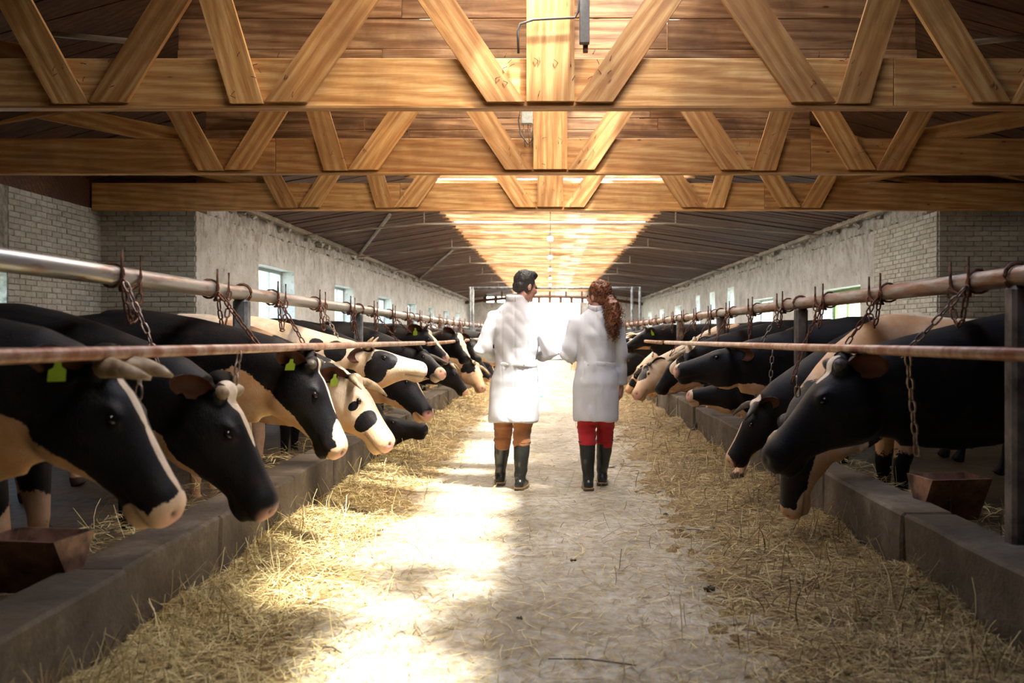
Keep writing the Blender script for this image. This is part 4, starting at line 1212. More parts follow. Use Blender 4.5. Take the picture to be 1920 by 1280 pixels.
def bar(s, pts, r, brackets, label):
    e = empty('neck_bar', (0, 0, 0), label=label, cat='bar')
    MB().add(*tube(pts, r, 16)).build('pipe', M['bar'], e, smooth=True)
    for y in brackets:
        t_ = (y-pts[0][1])/(pts[-1][1]-pts[0][1]); x = pts[0][0]+(pts[-1][0]-pts[0][0])*t_; z = pts[0][2]+(pts[-1][2]-pts[0][2])*t_
        MB().tube([(x, y, z), (s*1.95, y, z)], .018, 8).build('bracket', M['rust'], e, smooth=True)
bar(-1, [(-1.475, 1.5, 1.243), (-1.42, 10.83, 1.180)], .0225, [2.45, 6.23, 10.01], 'pinkish rusty bar at neck height along the near left cows')
bar(1, [(1.50, 1.6, 1.238), (1.50, 12.44, 1.169)], .0225, [4.09, 7.65, 11.21], 'brown rusty bar at neck height along the near right cows')
bar(-1, [(-1.48, 11.6, 1.16), (-1.48, 34, 1.16)], .0245, [13.79, 17.57, 25.1], 'second farther bar along the left cows')
bar(1, [(1.52, 13.1, 1.16), (1.52, 36, 1.16)], .0245, [14.77, 18.3, 25.5], 'second farther bar along the right cows')

# ---------------------------------------------------------------- tie chains
def link_geo(l=.066, w=.036, r=.0052, n=12, m=5):
    pts = []
    hl = l/2-w/2
    for k in range(n):
        a = 2*PI*k/n; x = (w/2-r)*math.sin(a); z = (w/2-r)*math.cos(a)+(hl if math.cos(a) > 1e-6 else -hl if math.cos(a) < -1e-6 else 0)
        pts.append(Vector((x, 0, z)))
    V = []; F = []
    for k in range(n):
        t_ = (pts[(k+1) % n]-pts[k-1]).normalized(); nn = Vector((0, 1, 0)); b = t_.cross(nn)
        for j in range(m):
            a = 2*PI*j/m; V.append(pts[k]+nn*(r*math.cos(a))+b*(r*math.sin(a)))
    for k in range(n):
        for j in range(m):
            F.append((k*m+j, k*m+(j+1) % m, ((k+1) % n)*m+(j+1) % m, ((k+1) % n)*m+j))
    return V, F
LV, LF = link_geo()
LKM = {}
for nm in ('rust', 'chain'):
    LKM[nm] = MB().add(LV, LF).mesh('chain_link', True); LKM[nm].materials.append(M[nm])
def catenary(a, b, sag, n=24):
    return [a.lerp(b, i/n)-Vector((0, 0, sag*4*(i/n)*(1-i/n))) for i in range(n+1)]
def chain(paths, label, group, fine, mats):
    p0_ = paths[0][0]
    e = empty('tie_chain', tuple(p0_), label=label, cat='chain', group=group)
    far = MB()
    for path, mt in zip(paths, mats):
        acc = 0; pos = []; pitch = .055
        seg = [(path[i], path[i+1]) for i in range(len(path)-1)]; nxt = pitch/2
        for a, b in seg:
            L = (b-a).length
            while nxt <= acc+L:
                t_ = (nxt-acc)/L; pos.append((a.lerp(b, t_), (b-a).normalized())); nxt += pitch
            acc += L
        for i, (p, d) in enumerate(pos):
            q = d.to_track_quat('Z', 'Y').to_matrix() @ Matrix.Rotation((i % 2)*PI/2+.3, 3, 'Z')
            if fine:
                o = bpy.data.objects.new('chain_link', LKM[mt]); COL.objects.link(o); o.parent = e
                o.location = p-p0_; o.rotation_euler = q.to_euler()
            else:
                far.add([q @ v_+p-p0_ for v_ in LV], LF)
    if far.v:
        o = far.build('links', M[mats[0]], e, smooth=True); o['kind'] = 'stuff'
ORDN = ['nearest', 'second', 'third', 'fourth', 'fifth', 'sixth', 'seventh', 'eighth', 'ninth', 'tenth', 'eleventh', 'twelfth', 'thirteenth', 'fourteenth']
for s, hooks, side in ((-1, hooks_l[2:16], 'left'), (1, hooks_r[2:16], 'right')):
    for i, y in enumerate(hooks):
        xa = XP[s]-s*.055; z = zrail(s, y)
        a = Vector((xa, y-.10, z-.02)); b = Vector((xa, y+.10, z-.02))
        if s > 0: a, b = b, a
        loop = catenary(a, b, rnd.uniform(.15, .23), 16)
        cand = [c for c in COWS if (c[0].location.x < 0) == (s < 0)]
        c = min(cand, key=lambda c_: abs(c_[2].y-(y+.1)))
        tgt = c[2]+Vector((-s*.10, -.12, -.10)); st0 = Vector((xa-s*.01, y-.10, z-.03))
        paths = [loop]; mats = ['rust']
        if (st0-tgt).length < 1.3:
            mid = st0.lerp(tgt, .5)+Vector((-s*.02, 0, -.03))
            paths.append([st0, mid, tgt]); mats.append('rust' if i % 3 else 'chain')
        chain(paths, 'rusty tie chain looped from the %s hook of the %s pipe' % (ORDN[i], side), 'tie chains on the %s pipe' % side, y < 10.5, mats)
# loose chains seen against the animals
def hang(p, q, label, mt='chain'):
    chain([[p, p.lerp(q, .5), q]], label, None, True, [mt])
hang(W(262, 664, 3.44), W(258, 765, 3.40), 'short bright chain hanging under the left bar behind the nearest horn')
hang(W(449, 658, 4.46), W(441, 715, 4.42), 'short bright chain on the neck of the second left cow')
hang(W(1494, 705, 5.15), W(1496, 750, 5.15), 'short bright chain on the neck behind the nearest right head')
hang(W(1702, 664, 4.02), W(1720, 858, 4.2), 'long dark chain down the neck of the nearest right cow')
hang(W(1449, 655, 7.6), W(1443, 735, 7.6), 'dark chain with a ring down the neck of the level-headed cow')

# ---------------------------------------------------------------- folded steel plates at the trough
def plate(x, y, z, s, label):
    e = empty('steel_drinker', (x, y, .05), s*.15, label=label, cat='drinker')
    w, h, d = .34, .24, .26
    V = [(-w/2, -d/2, z), (w/2, -d/2, z), (w/2, d/2, z), (-w/2, d/2, z), (-w/2, 0, z-h), (w/2, 0, z-h)]
    t_ = .012
    V2 = [(x_*.93, y_*.90, z_+.001 if z_ >= z else z_+t_) for x_, y_, z_ in V]
    F = [(0, 1, 5, 4), (2, 3, 4, 5), (0, 4, 3), (1, 2, 5)]
    F2 = [tuple(i+6 for i in f[::-1]) for f in F]
    rim = [(0, 3, 9, 6), (3, 2, 8, 9), (2, 1, 7, 8), (1, 0, 6, 7)]
    MB().add(V+V2, F+F2+rim).build('folded_bowl', M['steel'], e)
    MB().box((-.02, -.02, .09), (.02, .02, z-h+.02)).build('stem', M['rust'], e)
plate(-2.06, 3.85, .44, -1, 'folded rusty steel drinker behind the left kerb, nearest corner')
plate(2.14, 5.15, .48, 1, 'dark folded steel drinker behind the right kerb')

# ---------------------------------------------------------------- fittings on the trusses
y1 = TY[0]; y2 = TY[1]
e = empty('hanging_bar', (W(1098, 100, y1-.12).x, y1-.14, 3.52), label='dark square steel bar hanging down beside the nearest king post', cat='bar')
MB().box((-.05, -.03, .05), (.03, .03, 1.25), .006).build('bar', M['cable'], e)
MB().box((-.02, .03, .0), (.02, .08, .1), .004).build('bracket', M['rust'], e)
mb = MB(); mb.tube([W(1086, 0, y1-.13), W(1084, 22, y1-.13), W(1078, 33, y1-.13), W(1000, 37, y1-.13), W(975, 45, y1-.12), W(971, 60, y1-.12), W(972, 100, y1-.10)], .010, 8)
tag(mb.build('conduit', M['cable'], smooth=True), 'bent grey conduit crossing the nearest king post', 'cable')
e = empty('junction_box', tuple(W(988, 218, y2-.14)), label='pale junction box on the middle king post', cat='box')
MB().box((-.065, -.02, -.09), (.065, .05, .09), .01).build('case', M['boxgrey'], e)
MB().box((-.058, -.027, -.082), (.058, -.02, .082), .004).build('lid', M['boxgrey'], e)
for x in (-.04, .01, .04):
    MB().tube([(x, .01, -.09), (x+.01, .01, -.2), (x+.02, .01, -.34)], .006, 6).build('wire', M['chain'], e, smooth=True)
mb = MB(); mb.tube([W(976, 203, y2-.13), W(972, 225, y2-.13), W(976, 252, y2-.13), W(990, 270, y2-.13), W(999, 262, y2-.13), W(999, 240, y2-.13)], .008, 8)
tag(mb.build('cable_loop', M['cable'], smooth=True), 'drooping dark cable loop beside the junction box', 'cable')
for s_, (a, b) in ((0, ((60, 60), (250, 78))), ):
    mb = MB(); mb.tube([W(a[0], a[1], y1+1.0), W(b[0], b[1], y1+1.0)], .028, 8)
    tag(mb.build('roof_pole', M['greywood'], smooth=True), 'thin pale pole in the dark roof above the left end of the nearest truss', 'pole')
mb = MB(); mb.tube([W(1800, 82, y1+1.0), W(1935, 68, y1+1.0)], .028, 8)
tag(mb.build('roof_pole', M['greywood'], smooth=True), 'thin pale pole in the dark roof above the right end of the nearest truss', 'pole')

# ---------------------------------------------------------------- people
def man_head(mb, c, R, k=1.0):
    E = lambda p, r: mb.add(*ellips(c+R @ (Vector(p)*k), [q*k for q in r], R, 16, 11))
    E((0, -.012, .030), (.076, .094, .098)); E((0, .035, -.030), (.060, .062, .085)); E((0, .030, -.070), (.054, .056, .040))
    E((0, .107, -.020), (.013, .020, .026)); E((0, .084, .022), (.048, .018, .012)); E((0, .078, -.100), (.024, .020, .018))
    E((0, .094, -.064), (.024, .012, .011)); E((.035, .07, -.025), (.022, .022, .018)); E((-.035, .07, -.025), (.022, .022, .018))
    for s in (-1, 1): E((s*.078, -.006, -.012), (.011, .020, .033))
def hand(o, d, pn, side, k=1.0):
    """palm plus five jointed fingers; o wrist, d direction, pn palm normal (towards the grip)"""
    d = Vector(d).normalized(); pn = Vector(pn); pn = (pn-d*pn.dot(d)).normalized(); w = d.cross(pn)*side
    V = []; F = []
    def ad(vf):
        n = len(V); V.extend(vf[0]); F.extend([tuple(i+n for i in f) for f in vf[1]])
    ad(tube([o-d*.03, o+d*.02, o+d*.06*k, o+d*.095*k], [(.020, .026), (.019, .034), (.017, .042), (.013, .040)], 12, ref=pn))
    for i, (off, L) in enumerate(((.031, .070), (.011, .080), (-.010, .074), (-.030, .058))):
        p = o+d*.085*k+w*off*k; dd = d.copy(); pts = [p]
        for j, f in enumerate((.42, .32, .26)):
            dd = (dd+pn*(.45+.25*j)).normalized(); p = p+dd*(L*f*k); pts.append(p)
        ad(tube(pts, [.0095, .009, .008, .006], 8, ref=w))
    p = o+d*.025*k+w*.030*k; pts = [p]
    for j, f in enumerate((.03, .03, .024)):
        dd = (w*(.8-.3*j)+d*(.55+.2*j)+pn*(.4+.2*j)).normalized(); p = p+dd*f*k; pts.append(p)
    ad(tube(pts, [.014, .012, .010, .007], 8, ref=d))
    return V, F

def person(root, label, spec):
    e = empty('person', root, label=label, cat='person')
    S = spec
    R = Matrix.Rotation(S['yaw'], 3, 'Z') @ Matrix.Rotation(S['pitch'], 3, 'X')
    hc = Vector(S['head'])
    mb = MB(); man_head(mb, hc, R, S['hk'])
    nb = Vector((0, -.01, S['neck'])); mb.add(*tube([nb-Vector((0, 0, .1)), nb, hc+Vector((0, -.02, -.06))], [.075, .055, .052], 16, ref=Vector((0, 1, 0))))
    mb.add(*loft([(Vector((0, 0, z)), Vector((0, 1, 0)), Vector((1, 0, 0)), w, d_, d_) for z, w, d_ in
                  ((S['neck']+.02, .05, .05), (S['neck']-.06, .13, .07), (S['neck']-.15, .155, .09), (S['neck']-.35, .13, .09), (.95, .14, .09), (.80, .12, .08))], 18, 2.2))
    for (a, b, c_) in S['arms']:
        mb.add(*tube([Vector(a), Vector(b), Vector(c_)], [.05, .042, .028], 12))
    for leg in S['legs']:
        mb.add(*tube([Vector(p) for p in leg], [.075, .055, .045, .04], 12, ref=Vector((0, 1, 0))))
    me = remesh(mb, .0075, 4)
    V = []; F = []
    for (o_, d_, pn, sd_) in S['hands']:
        v_, f_ = hand(Vector(o_), d_, pn, sd_, S['hk']); n = len(V); V += v_; F += [tuple(i+n for i in f) for f in f_]
    append_geo(me, V, F)
    me.polygons.foreach_set('use_smooth', np.ones(len(me.polygons), dtype=bool))
    link('body', me, M['skin'], e)
    for s in (-1, 1):
        MB().add(*ellips(hc+R @ (Vector((s*.031, .088, .006))*S['hk']), (.012, .010, .009), R, 10, 8)).build('eye', M['eye'], e, smooth=True)
    # trousers
    mb = MB()
    for leg in S['legs']:
        hp_, kn, an = Vector(leg[0]), Vector(leg[1]), Vector(leg[2])
        b = kn.lerp(an, S['tuck'])
        mb.add(*tube([hp_+Vector((0, 0, .05)), hp_.lerp(kn, .5), kn+Vector((0, -.01, .02)), b+Vector((0, -.01, 0)), b-Vector((0, 0, .05))], [.11, .095, S['tr'], S['tr']*.95, .055], 20, ref=Vector((0, 1, 0))))
    me = remesh(mb, .009, 3)
    V = getV(me); N = getN(me)
    n_ = vnoise(V, (5, 5, 26), 3.0)+.6*vnoise(V, (12, 12, 40), 8.0)
    V = V+N*(n_*.011)[:, None]; setV(me, V)
    me.polygons.foreach_set('use_smooth', np.ones(len(me.polygons), dtype=bool))
    link('trousers', me, M[S['tmat']], e)
    # boots
    for leg, foot in zip(S['legs'], S['feet']):
        kn, an = Vector(leg[1]), Vector(leg[2])
        t_ = kn.lerp(an, S['tuck']*.9); fd = Vector((math.sin(foot), math.cos(foot), 0)); up = Vector((0, 0, 1))
        pit = leg[4] if len(leg) > 4 else 0
        mb = MB()
        mb.add(*tube([t_+Vector((0, 0, .012)), t_.lerp(an, .35), t_.lerp(an, .8), an+Vector((0, 0, .01)), an-Vector((0, 0, .045))], [(.072, .070), (.074, .066), (.052, .05), (.054, .048), (.055, .046)], 20, ref=fd))
        A = an-Vector((0, 0, .055)); A.z = max(A.z, .045)
        mb.add(*tube([A-fd*.075+up*.002, A-fd*.055, A, A+fd*.08-up*.005, A+fd*.15-up*.012, A+fd*.185-up*.02], [(.028, .024), (.046, .040), (.048, .044), (.042, .048), (.032, .044), (.016, .026)], 18, ref=up))
        me = remesh(mb, .0075, 4)
        V = getV(me); N = getN(me)
        n_ = vnoise(V, (9, 9, 22), 1.0); zz = np.exp(-((V[:, 2]-.14)/.06)**2)
        V = V+N*(n_*.006*(.4+zz))[:, None]; setV(me, V)
        me.polygons.foreach_set('use_smooth', np.ones(len(me.polygons), dtype=bool))
        bo = link('boot', me, M['rubber'], e)
        zb = A.z-.045
        out = [(-.085, .030), (-.06, .044), (0, .046), (.08, .052), (.15, .047), (.19, .025)]
        ol = [A+fd*a+fd.cross(up)*w for a, w in out]+[A+fd*a-fd.cross(up)*w for a, w in out[::-1]]
        for nm_, mt_, za, zb_ in (('sole_strip', 'sole', zb+.016, zb+.026), ('sole', 'rubber', zb, zb+.016)):
            n = len(ol); VV = [Vector((p.x, p.y, za)) for p in ol]+[Vector((p.x, p.y, zb_)) for p in ol]
            FF = [tuple(range(n))[::-1], tuple(range(n, 2*n))]+[(i, (i+1) % n, (i+1) % n+n, i+n) for i in range(n)]
            MB().add(VV, FF).build(nm_, M[mt_], bo)
        # rolled rim at the boot top
        rp = [t_+Vector((.071*math.cos(a), .073*math.sin(a), .008)) for a in np.linspace(0, 2*PI, 25)]
        MB().tube(rp, .006, 6).build('boot_rim', M['rubber'], bo, smooth=True)
    # coat
    mb = MB()
    mb.add(*loft([(Vector((cx, cy, z)), Vector((0, 1, 0)), Vector((1, 0, 0)), w, d_, d_) for z, w, d_, cx, cy in S['coat']], 32, 2.35))
    for (sh_, el, wr_), (r0, r1, r2) in zip(S['sleeves'], S['sr']):
        sh_, el, wr_ = Vector(sh_), Vector(el), Vector(wr_)
        mb.add(*tube([sh_-Vector((sh_.x*.35, 0, -.02)), sh_, sh_.lerp(el, .5), el, el.lerp(wr_, .5), wr_], [r0*.9, r0, (r0+r1)/2, r1, (r1+r2)/2, r2], 18, ref=Vector((0, 1, .2))))
    me = remesh(mb, .0095, 5)
    V = getV(me); N = getN(me)
    z = V[:, 2]; back = np.clip(-V[:, 1]*12, 0, 1)*(np.abs(V[:, 0]) < .2)
    skirt = np.clip((1.0-z)/.15, 0, 1)
    n1 = vnoise(V, (7, 7, 1.3), 2.0); n2 = vnoise(V, (5, 5, 9), 6.0); n3 = vnoise(V, (16, 16, 12), 1.0); n4 = vnoise(V+np.stack([V[:, 2]*.5, V[:, 2]*0, V[:, 0]*.5], 1), (9, 4, 7), 5.0)
    dsp = n1*.014*(.5+skirt)+n2*.010*(1-skirt*.6)+n3*.0035+np.abs(n4)*.016*(1-skirt*.5)
    waist = np.exp(-((z-S['waist'])/.05)**2); dsp = dsp+waist*vnoise(V, (14, 14, 3), 4.0)*.008
    seam = np.exp(-((V[:, 0]-S['seam'])/.006)**2)*back
    dsp = dsp-seam*.006-np.exp(-((V[:, 0]-S['seam']-.02)/.004)**2)*back*skirt*.006
    for sx in (-1, 1):
        dsp = dsp-np.exp(-((V[:, 0]-sx*.105)/.006)**2)*back*(1-skirt)*.0035
    V = V+N*dsp[:, None]; setV(me, V)
    me.polygons.foreach_set('use_smooth', np.ones(len(me.polygons), dtype=bool))
    co = link('coat', me, M['coat'], e)
    # collar, belt and cuffs sewn to it
    cz, cr = S['collar']
    rp = []
    for a in np.linspace(-.9-PI/2+.9, 2*PI-PI/2-.0, 40): rp.append(Vector((cr*math.cos(a), cr*.92*math.sin(a)-.012, cz+.012*math.sin(a))))
    mb = MB(); mb.add(*tube(rp, [(.028, .008)]*40, 10, ref=Vector((0, 0, 1)))); mb.build('collar', M['coat'], co, smooth=True)
    bz, bw, bd, bcx = S['belt']
    rp = [Vector((bcx+bw*math.cos(a), bd*math.sin(a), bz+.006*math.sin(3*a))) for a in np.linspace(PI*1.02, PI*1.98, 30)]
    mb = MB(); mb.add(*tube(rp, [(.021, .005)]*30, 8)); mb.build('belt', M['coat'], co, smooth=True)
    for x in (-.07, .07):
        MB().add(*ellips((bcx+x, -bd*math.sqrt(1-(x/bw)**2)-.008, bz), (.008, .003, .008), None, 10, 6)).build('button', M['boxgrey'], co, smooth=True)
    return e, R, hc

# man
man_legs = [[(-.095, .02, .86), (-.105, .13, .46), (-.135, .22, .105), (-.14, .22, .06)], [(.075, .0, .86), (.060, .03, .46), (.045, -.04, .095), (.045, -.04, .05)]]
man = dict(yaw=-.95, pitch=-.22, head=(.085, .03, 1.685), hk=1.0, neck=1.53, waist=1.04, tuck=.26, tr=.078, tmat='brown', feet=(-.05, .18), seam=.0,
    arms=[((-.17, 0, 1.44), (-.27, -.03, 1.15), (-.17, .20, 1.09)), ((.20, 0, 1.44), (.30, -.02, 1.13), (.22, .22, 1.09))],
    hands=[((-.165, .215, 1.088), (.25, .9, -.1), (.6, 0, -.6), 1), ((.21, .235, 1.088), (-.35, .9, .1), (-.3, 0, .7), -1)],
    legs=man_legs,
    coat=[(.555, .205, .165, -.015, .03), (.60, .207, .168, -.012, .03), (.75, .200, .155, -.005, .02), (.90, .190, .145, .0, .012), (1.03, .168, .122, .01, 0), (1.10, .168, .12, .01, 0), (1.22, .185, .125, .012, 0),
          (1.34, .200, .125, .012, 0), (1.42, .195, .115, .012, 0), (1.48, .160, .098, .012, 0), (1.53, .115, .085, .012, 0), (1.565, .085, .072, .012, 0), (1.60, .066, .064, .012, 0)],
    sleeves=[((-.158, 0, 1.42), (-.275, -.035, 1.155), (-.18, .20, 1.095)), ((.182, 0, 1.42), (.298, -.03, 1.13), (.215, .21, 1.095))], sr=[(.068, .064, .050), (.068, .064, .050)],
    collar=(1.585, .068), belt=(1.035, .171, .133, .01))
e, R, hc = person((-.29, 8.0, 0), 'dark-haired man in a white lab coat, brown trousers and green-black boots, seen from behind', man)
mb = MB()
for p, r in (((0, -.022, .046), (.083, .093, .092)), ((0, -.058, -.01), (.068, .052, .06)), ((0, .03, .105), (.06, .06, .036)), ((-.052, -.01, .01), (.028, .05, .06)), ((.052, -.01, .01), (.028, .05, .06))):
    mb.add(*ellips(hc+R @ Vector(p), r, R, 18, 12))
me = remesh(mb, .006, 3); V = getV(me); N = getN(me)
V = V+N*(np.abs(vnoise(V, (60, 60, 25), 1))*.008+vnoise(V, (20, 20, 14), 4)*.004)[:, None]; setV(me, V)
me.polygons.foreach_set('use_smooth', np.ones(len(me.polygons), dtype=bool))
link('hair', me, M['hair_grey'], e)
# papers held between them by the man
cb = empty('clipboard', (.035, 8.28, 1.088), -.15, label='white sheets on a board held between the man and the woman', cat='clipboard')
MB().box((-.12, -.15, -.006), (.12, .15, 0), .002).build('board', M['boxgrey'], cb)
MB().box((-.11, -.14, .0), (.11, .135, .004)).build('paper', M['coat'], cb)
MB().box((-.03, .12, .004), (.03, .145, .012), .002).build('clip', M['chain'], cb)
cb.rotation_euler = (.12, 0, -.15)

# woman
wm_legs = [[(-.075, .0, .84), (-.075, .03, .46), (-.068, -.06, .10), (-.068, -.06, .05)], [(.075, .02, .84), (.085, .12, .46), (.062, .20, .105), (.062, .20, .06)]]
wom = dict(yaw=.85, pitch=-.02, head=(.015, .02, 1.60), hk=.95, neck=1.46, waist=1.03, tuck=.24, tr=.076, tmat='red', feet=(-.02, .05), seam=.0,
    arms=[((-.165, 0, 1.38), (-.235, -.02, 1.11), (-.19, .21, 1.10)), ((.165, 0, 1.38), (.215, 0, 1.10), (.215, .05, .86))],
    hands=[((-.19, .225, 1.10), (.3, .9, .0), (.5, 0, -.6), 1), ((.215, .055, .845), (-.05, .2, -1), (-.8, .3, 0), 1)],
    legs=wm_legs,
    coat=[(.565, .182, .155, .0, .02), (.60, .184, .158, .0, .02), (.75, .182, .152, .0, .012), (.88, .180, .148, .0, .0), (1.0, .163, .125, .0, 0), (1.06, .155, .112, .0, 0), (1.16, .162, .112, .0, 0),
          (1.28, .178, .115, .0, 0), (1.38, .178, .10, .0, 0), (1.435, .150, .085, .0, 0), (1.475, .10, .072, .0, 0), (1.51, .06, .058, .0, 0)],
    sleeves=[((-.165, 0, 1.375), (-.235, -.02, 1.105), (-.19, .215, 1.10)), ((.168, 0, 1.375), (.215, 0, 1.10), (.213, .05, .865))], sr=[(.066, .060, .048), (.066, .052, .046)],
    collar=(1.505, .060), belt=(1.035, .158, .122, .0))
e, R, hc = person((.385, 8.0, 0), 'woman with auburn curly ponytail, white lab coat, red trousers and black boots, seen from behind', wom)
mb = MB()
cap = (((0, -.028, .045), (.088, .094, .094)), ((0, -.06, -.015), (.072, .052, .065)), ((-.05, -.01, .01), (.030, .055, .06)), ((.05, -.01, .01), (.030, .055, .06)))
for p, r in cap: mb.add(*ellips(hc+R @ Vector(p), r, R, 18, 12))
tie = hc+R @ Vector((.0, -.115, -.01)); tip = Vector((hc.x+.115, hc.y-.15, hc.z-.30))
pax = [tie, tie.lerp(tip, .3)+Vector((.02, -.03, .02)), tie.lerp(tip, .65)+Vector((.015, -.02, 0)), tip]
mb.add(*tube(pax, [.030, .055, .058, .02], 12, ref=Vector((0, 1, 0))))
me = remesh(mb, .007, 2); V = getV(me); N = getN(me)
V = V+N*(vnoise(V, (34, 34, 34), 1)*.012+np.abs(vnoise(V, (70, 70, 70), 4))*.008)[:, None]; setV(me, V)
me.polygons.foreach_set('use_smooth', np.ones(len(me.polygons), dtype=bool))
# curls over it
VV = []; FF = []
def helix(p, ax, L, rad, turns, w):
    ax = ax.normalized(); a1 = ax.orthogonal().normalized(); a2 = ax.cross(a1); n = int(turns*8); ph = rnd.uniform(0, 6)
    pts = [p+ax*(L*i/n)+(a1*math.cos(ph+2*PI*turns*i/n)+a2*math.sin(ph+2*PI*turns*i/n))*rad for i in range(n+1)]
    v_, f_ = tube(pts, [w*(1-.6*i/n) for i in range(n+1)], 4, True, ax.orthogonal()); k = len(VV); VV.extend(v_); FF.extend([tuple(i+k for i in f) for f in f_])
for _ in range(170):
    th = rnd.uniform(0, 2*PI); q = rnd.random()
    i = min(int(q*3), 2); c = pax[i].lerp(pax[i+1], q*3-i)
    rr = (.035+.045*math.sin(PI*min(q*1.05, 1)))*rnd.uniform(.6, 1.05)
    p = c+Vector((math.cos(th)*rr, math.sin(th)*rr*.8, 0))
    helix(p, Vector((rnd.uniform(-.3, .3)+.15, rnd.uniform(-.3, .3), -1)), rnd.uniform(.05, .10), rnd.uniform(.008, .014), rnd.uniform(2, 3.5), rnd.uniform(.0028, .0045))
for _ in range(210):
    th = rnd.uniform(0, 2*PI); z = rnd.uniform(-.3, 1)
    d = Vector((math.cos(th)*math.sqrt(1-z*z), math.sin(th)*math.sqrt(1-z*z), z))
    if d.y > .62: continue
    p = hc+R @ (Vector((0, -.028, .04))+Vector((d.x*.088, d.y*.094, d.z*.094)))
    ax = (tie-p)
    if ax.length < .02: continue
    helix(p, ax+R @ d*.04, .05, .009, 2.2, .0035)
append_geo(me, VV, FF)
link('hair', me, M['hair_red'], e)
rp = [tie+Vector((.032*math.cos(a)*.8, .03*math.sin(a), .012*math.cos(a))) for a in np.linspace(0, 2*PI, 17)]
MB().tube(rp, .009, 6).build('hair_band', M['cable'], e, smooth=True)

# small things on the floor
mb = MB(); mb.add(*tube([(0, -.05, .012), (0, .0, .014), (0, .06, .012)], [.02, .03, .012], 10))
o = mb.build('scoop_lid', m_plain('turquoise_plastic', (.08, .45, .50), .4), loc=(W(1015, 742, 19.2).x, 19.2, .0)); tag(o, 'tiny turquoise plastic scrap on the aisle floor past the man’s coat', 'scrap')

# ---------------------------------------------------------------- hay and straw
def hmound(x, y):
    n = .5+.5*np.sin(x*3.1+1.7*np.sin(y*1.3))*np.sin(y*2.3+np.sin(x*2.2+y*.7))
    n2 = .5+.5*np.sin(x*9.3+y*4.1)*np.sin(y*7.7-x*3.0)
    dl = np.clip((x+1.72), 0, 9); dr = np.clip(1.80-x, 0, 9)
    L = .10*np.exp(-(dl/.36)**1.5)*(.45+.9*n)+.018*np.exp(-(dl/.8)**2)*n2
    Rr = .12*np.exp(-(dr/.45)**1.5)*(.5+.9*n)+.03*np.exp(-(dr/1.0)**2)*n2
    return np.maximum(L, Rr)-.012
for s, xa, xb, lab in ((-1, -1.74, -.75, 'hay'), (1, .65, 1.82, 'hay')):
    ny, nx = 420, 26
    yy = 1.2*np.exp(np.linspace(0, math.log(50), ny)); xx = np.linspace(xa, xb, nx)
    X, Y = np.meshgrid(xx, yy); Z = hmound(X, Y)+nrs.uniform(-.006, .006, X.shape)
    Z[:, -1 if s < 0 else 0] = -.02
    V = np.stack([X, Y, Z], -1).reshape(-1, 3)
    idx = np.arange(ny*nx).reshape(ny, nx)
    F = np.stack([idx[:-1, :-1], idx[:-1, 1:], idx[1:, 1:], idx[1:, :-1]], -1).reshape(-1, 4)
    o = link('hay', mesh_np('hay', V, F, True), M['haymat']); tag(o, 'matted hay drift along the %s kerb' % ('left' if s < 0 else 'right'), 'hay', kind='stuff')
def strands(n, xs, ys, zs, L, W_, elev, az, seed):
    r = np.random.RandomState(seed)
    d = np.stack([np.cos(az)*np.cos(elev), np.sin(az)*np.cos(elev), np.sin(elev)], 1)
    side = np.stack([-np.sin(az), np.cos(az), r.uniform(-.6, .6, n)], 1); side /= np.linalg.norm(side, axis=1)[:, None]
    bend = np.stack([-np.sin(az), np.cos(az), np.zeros(n)], 1)*r.uniform(-.35, .35, n)[:, None]; bend[:, 2] = r.uniform(-.05, .25, n)
    P = np.stack([xs, ys, zs], 1); K = 4; V = np.empty((n, K, 2, 3), np.float32)
    for k in range(K):
        t_ = k/(K-1)-.5
        c = P+d*(L*t_)[:, None]+bend*(L*(.25-t_*t_))[:, None]
        w = (W_*(1-.5*abs(t_)))[:, None]
        V[:, k, 0] = c-side*w; V[:, k, 1] = c+side*w
    low = V[..., 2].min(axis=(1, 2)); sh = np.clip(.001-low, 0, .2); V[..., 2] += sh[:, None, None]
    base = np.arange(n)[:, None, None]*K*2+np.arange(K-1)[None, :, None]*2
    F = (base+np.array([0, 1, 3, 2])[None, None, :]).reshape(-1, 4)
    return V.reshape(-1, 3), F
def make_straw(name, label, n, xfun, seed, upright=0.0, zoff=0.0, y0=1.55, y1=45, mat='straw'):
    r = np.random.RandomState(seed)
    u = r.rand(n); ys = 1/(1/y0**.9-u*(1/y0**.9-1/y1**.9)); ys = ys**(1/.9)
    xs = xfun(r, n, ys); zs = np.maximum(hmound(xs, ys), 0)+r.rand(n)**2*.02+.002+zoff
    L = r.uniform(.03, .13, n)*(1+.03*ys); W_ = r.uniform(.0007, .0016, n)*(1+.10*ys)
    el = r.normal(0, .16, n); az = r.uniform(0, 2*PI, n)
    up = r.rand(n) < upright; el[up] = r.uniform(.4, 1.3, up.sum()); L[up] *= 1.6; zs[up] += L[up]*.3
    V, F = strands(n, xs, ys, zs, L, W_, el, az, seed+1)
    o = link(name, mesh_np(name, V, F), M[mat]); tag(o, label, 'straw', kind='stuff')
clump = lambda xs, ys: xs+.12*np.sin(ys*2.1+xs*4)
make_straw('straw', 'loose straw strands over the left hay drift', 42000, lambda r, n, y: -1.69+np.abs(r.normal(0, .34, n)), 5, .06)
make_straw('straw', 'loose straw strands over the right hay drift', 46000, lambda r, n, y: 1.77-np.abs(r.normal(0, .50, n)), 6, .06, mat='straw_shaded')
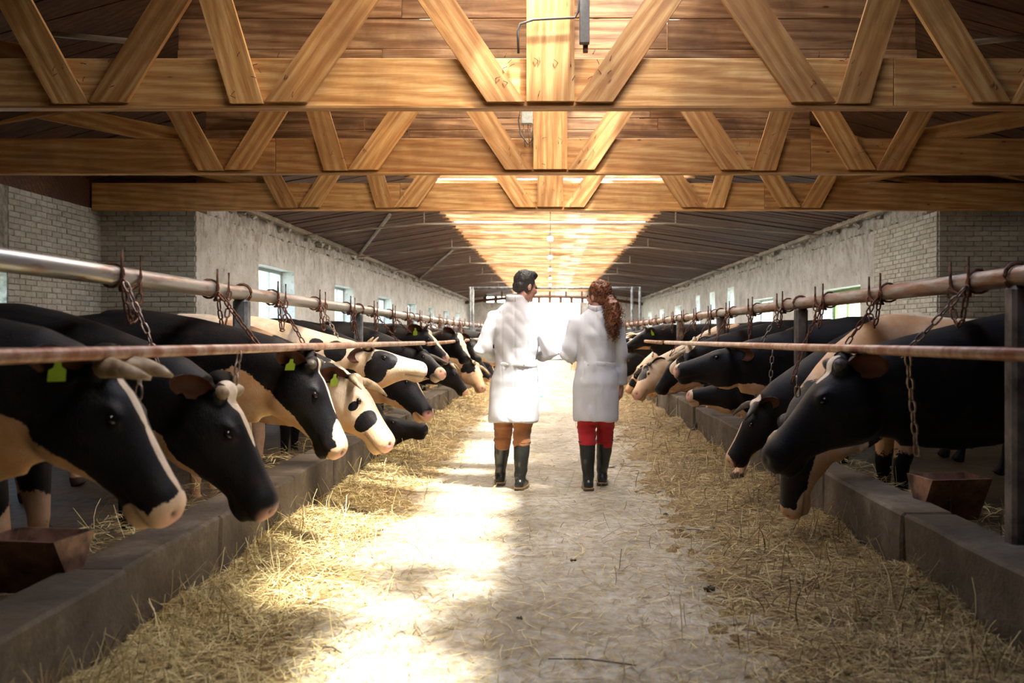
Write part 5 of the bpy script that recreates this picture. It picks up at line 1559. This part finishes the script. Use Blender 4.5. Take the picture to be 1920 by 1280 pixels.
make_straw('straw', 'thin scatter of straw bits across the aisle floor', 17000, lambda r, n, y: np.clip(r.uniform(-1.4, 1.5, n)+.25*np.sin(y*1.7+r.rand(n)*2), -1.6, 1.7), 7, .0)
make_straw('straw', 'straw litter in the left trough bed', 7000, lambda r, n, y: r.uniform(-2.45, -1.98, n), 8, .04, .17)
make_straw('straw', 'straw litter in the right trough bed', 7000, lambda r, n, y: r.uniform(2.04, 2.55, n), 9, .04, .17)
# a few single twigs
for i, (px, py, a, L) in enumerate(((622, 1222, -.6, .13), (1300, 997, -.12, .22), (1110, 1245, -.2, .35))):
    Y = 1.3*1800/(py-623); X = (px-1031)*Y/1800
    mb = MB(); mb.tube([(-L/2, 0, .006), (-.05*L, .01, .012), (L/2, -.01, .008)], .003, 5)
    o = mb.build('twig', M['horn_dark'], loc=(X, Y, .004), rot=(0, 0, a)); tag(o, ['short dark twig on the floor in front of the left hay', 'thin brown twig on the straw in front of the right cows', 'long thin twig on the floor at the bottom edge'][i], 'twig')

Y = 1.3*1800/(876-623)
pts = [(-.07, -.03), (.02, -.05), (.08, -.01), (.05, .04), (-.03, .05)]
V = [(x, y, .004+.006*((i*7) % 3)) for i, (x, y) in enumerate(pts)]
V += [(x, y, z+.004) for x, y, z in V]
o = MB().add(V, [(4, 3, 2, 1, 0), (5, 6, 7, 8, 9)]+[(i, (i+1) % 5, (i+1) % 5+5, i+5) for i in range(5)]).build('paper_scrap', M['coat'], loc=((1141-1031)*Y/1800, Y, .004))
tag(o, 'torn white paper scrap on the floor beside the woman’s boot', 'paper')
for i, (px, py, r_, lab) in enumerate(((1251, 966, .018, 'dark clod on the floor in front of the right-hand hay, farther one'), (1334, 1108, .028, 'dark clod on the straw near the bottom right of the aisle'), (1075, 1052, .013, 'small dark clod near the middle of the aisle floor'), (975, 1160, .012, 'small dark clod at the edge of the sunlit strip'))):
    Y = 1.3*1800/(py-623); mb = MB()
    for k in range(4): lump(mb, (rnd.uniform(-r_, r_), rnd.uniform(-r_, r_), r_*.35), r_*rnd.uniform(.5, .8))
    tag(mb.build('dung_clod', M['mud'], smooth=True, loc=((px-1031)*Y/1800, Y, .0)), lab, 'clod')
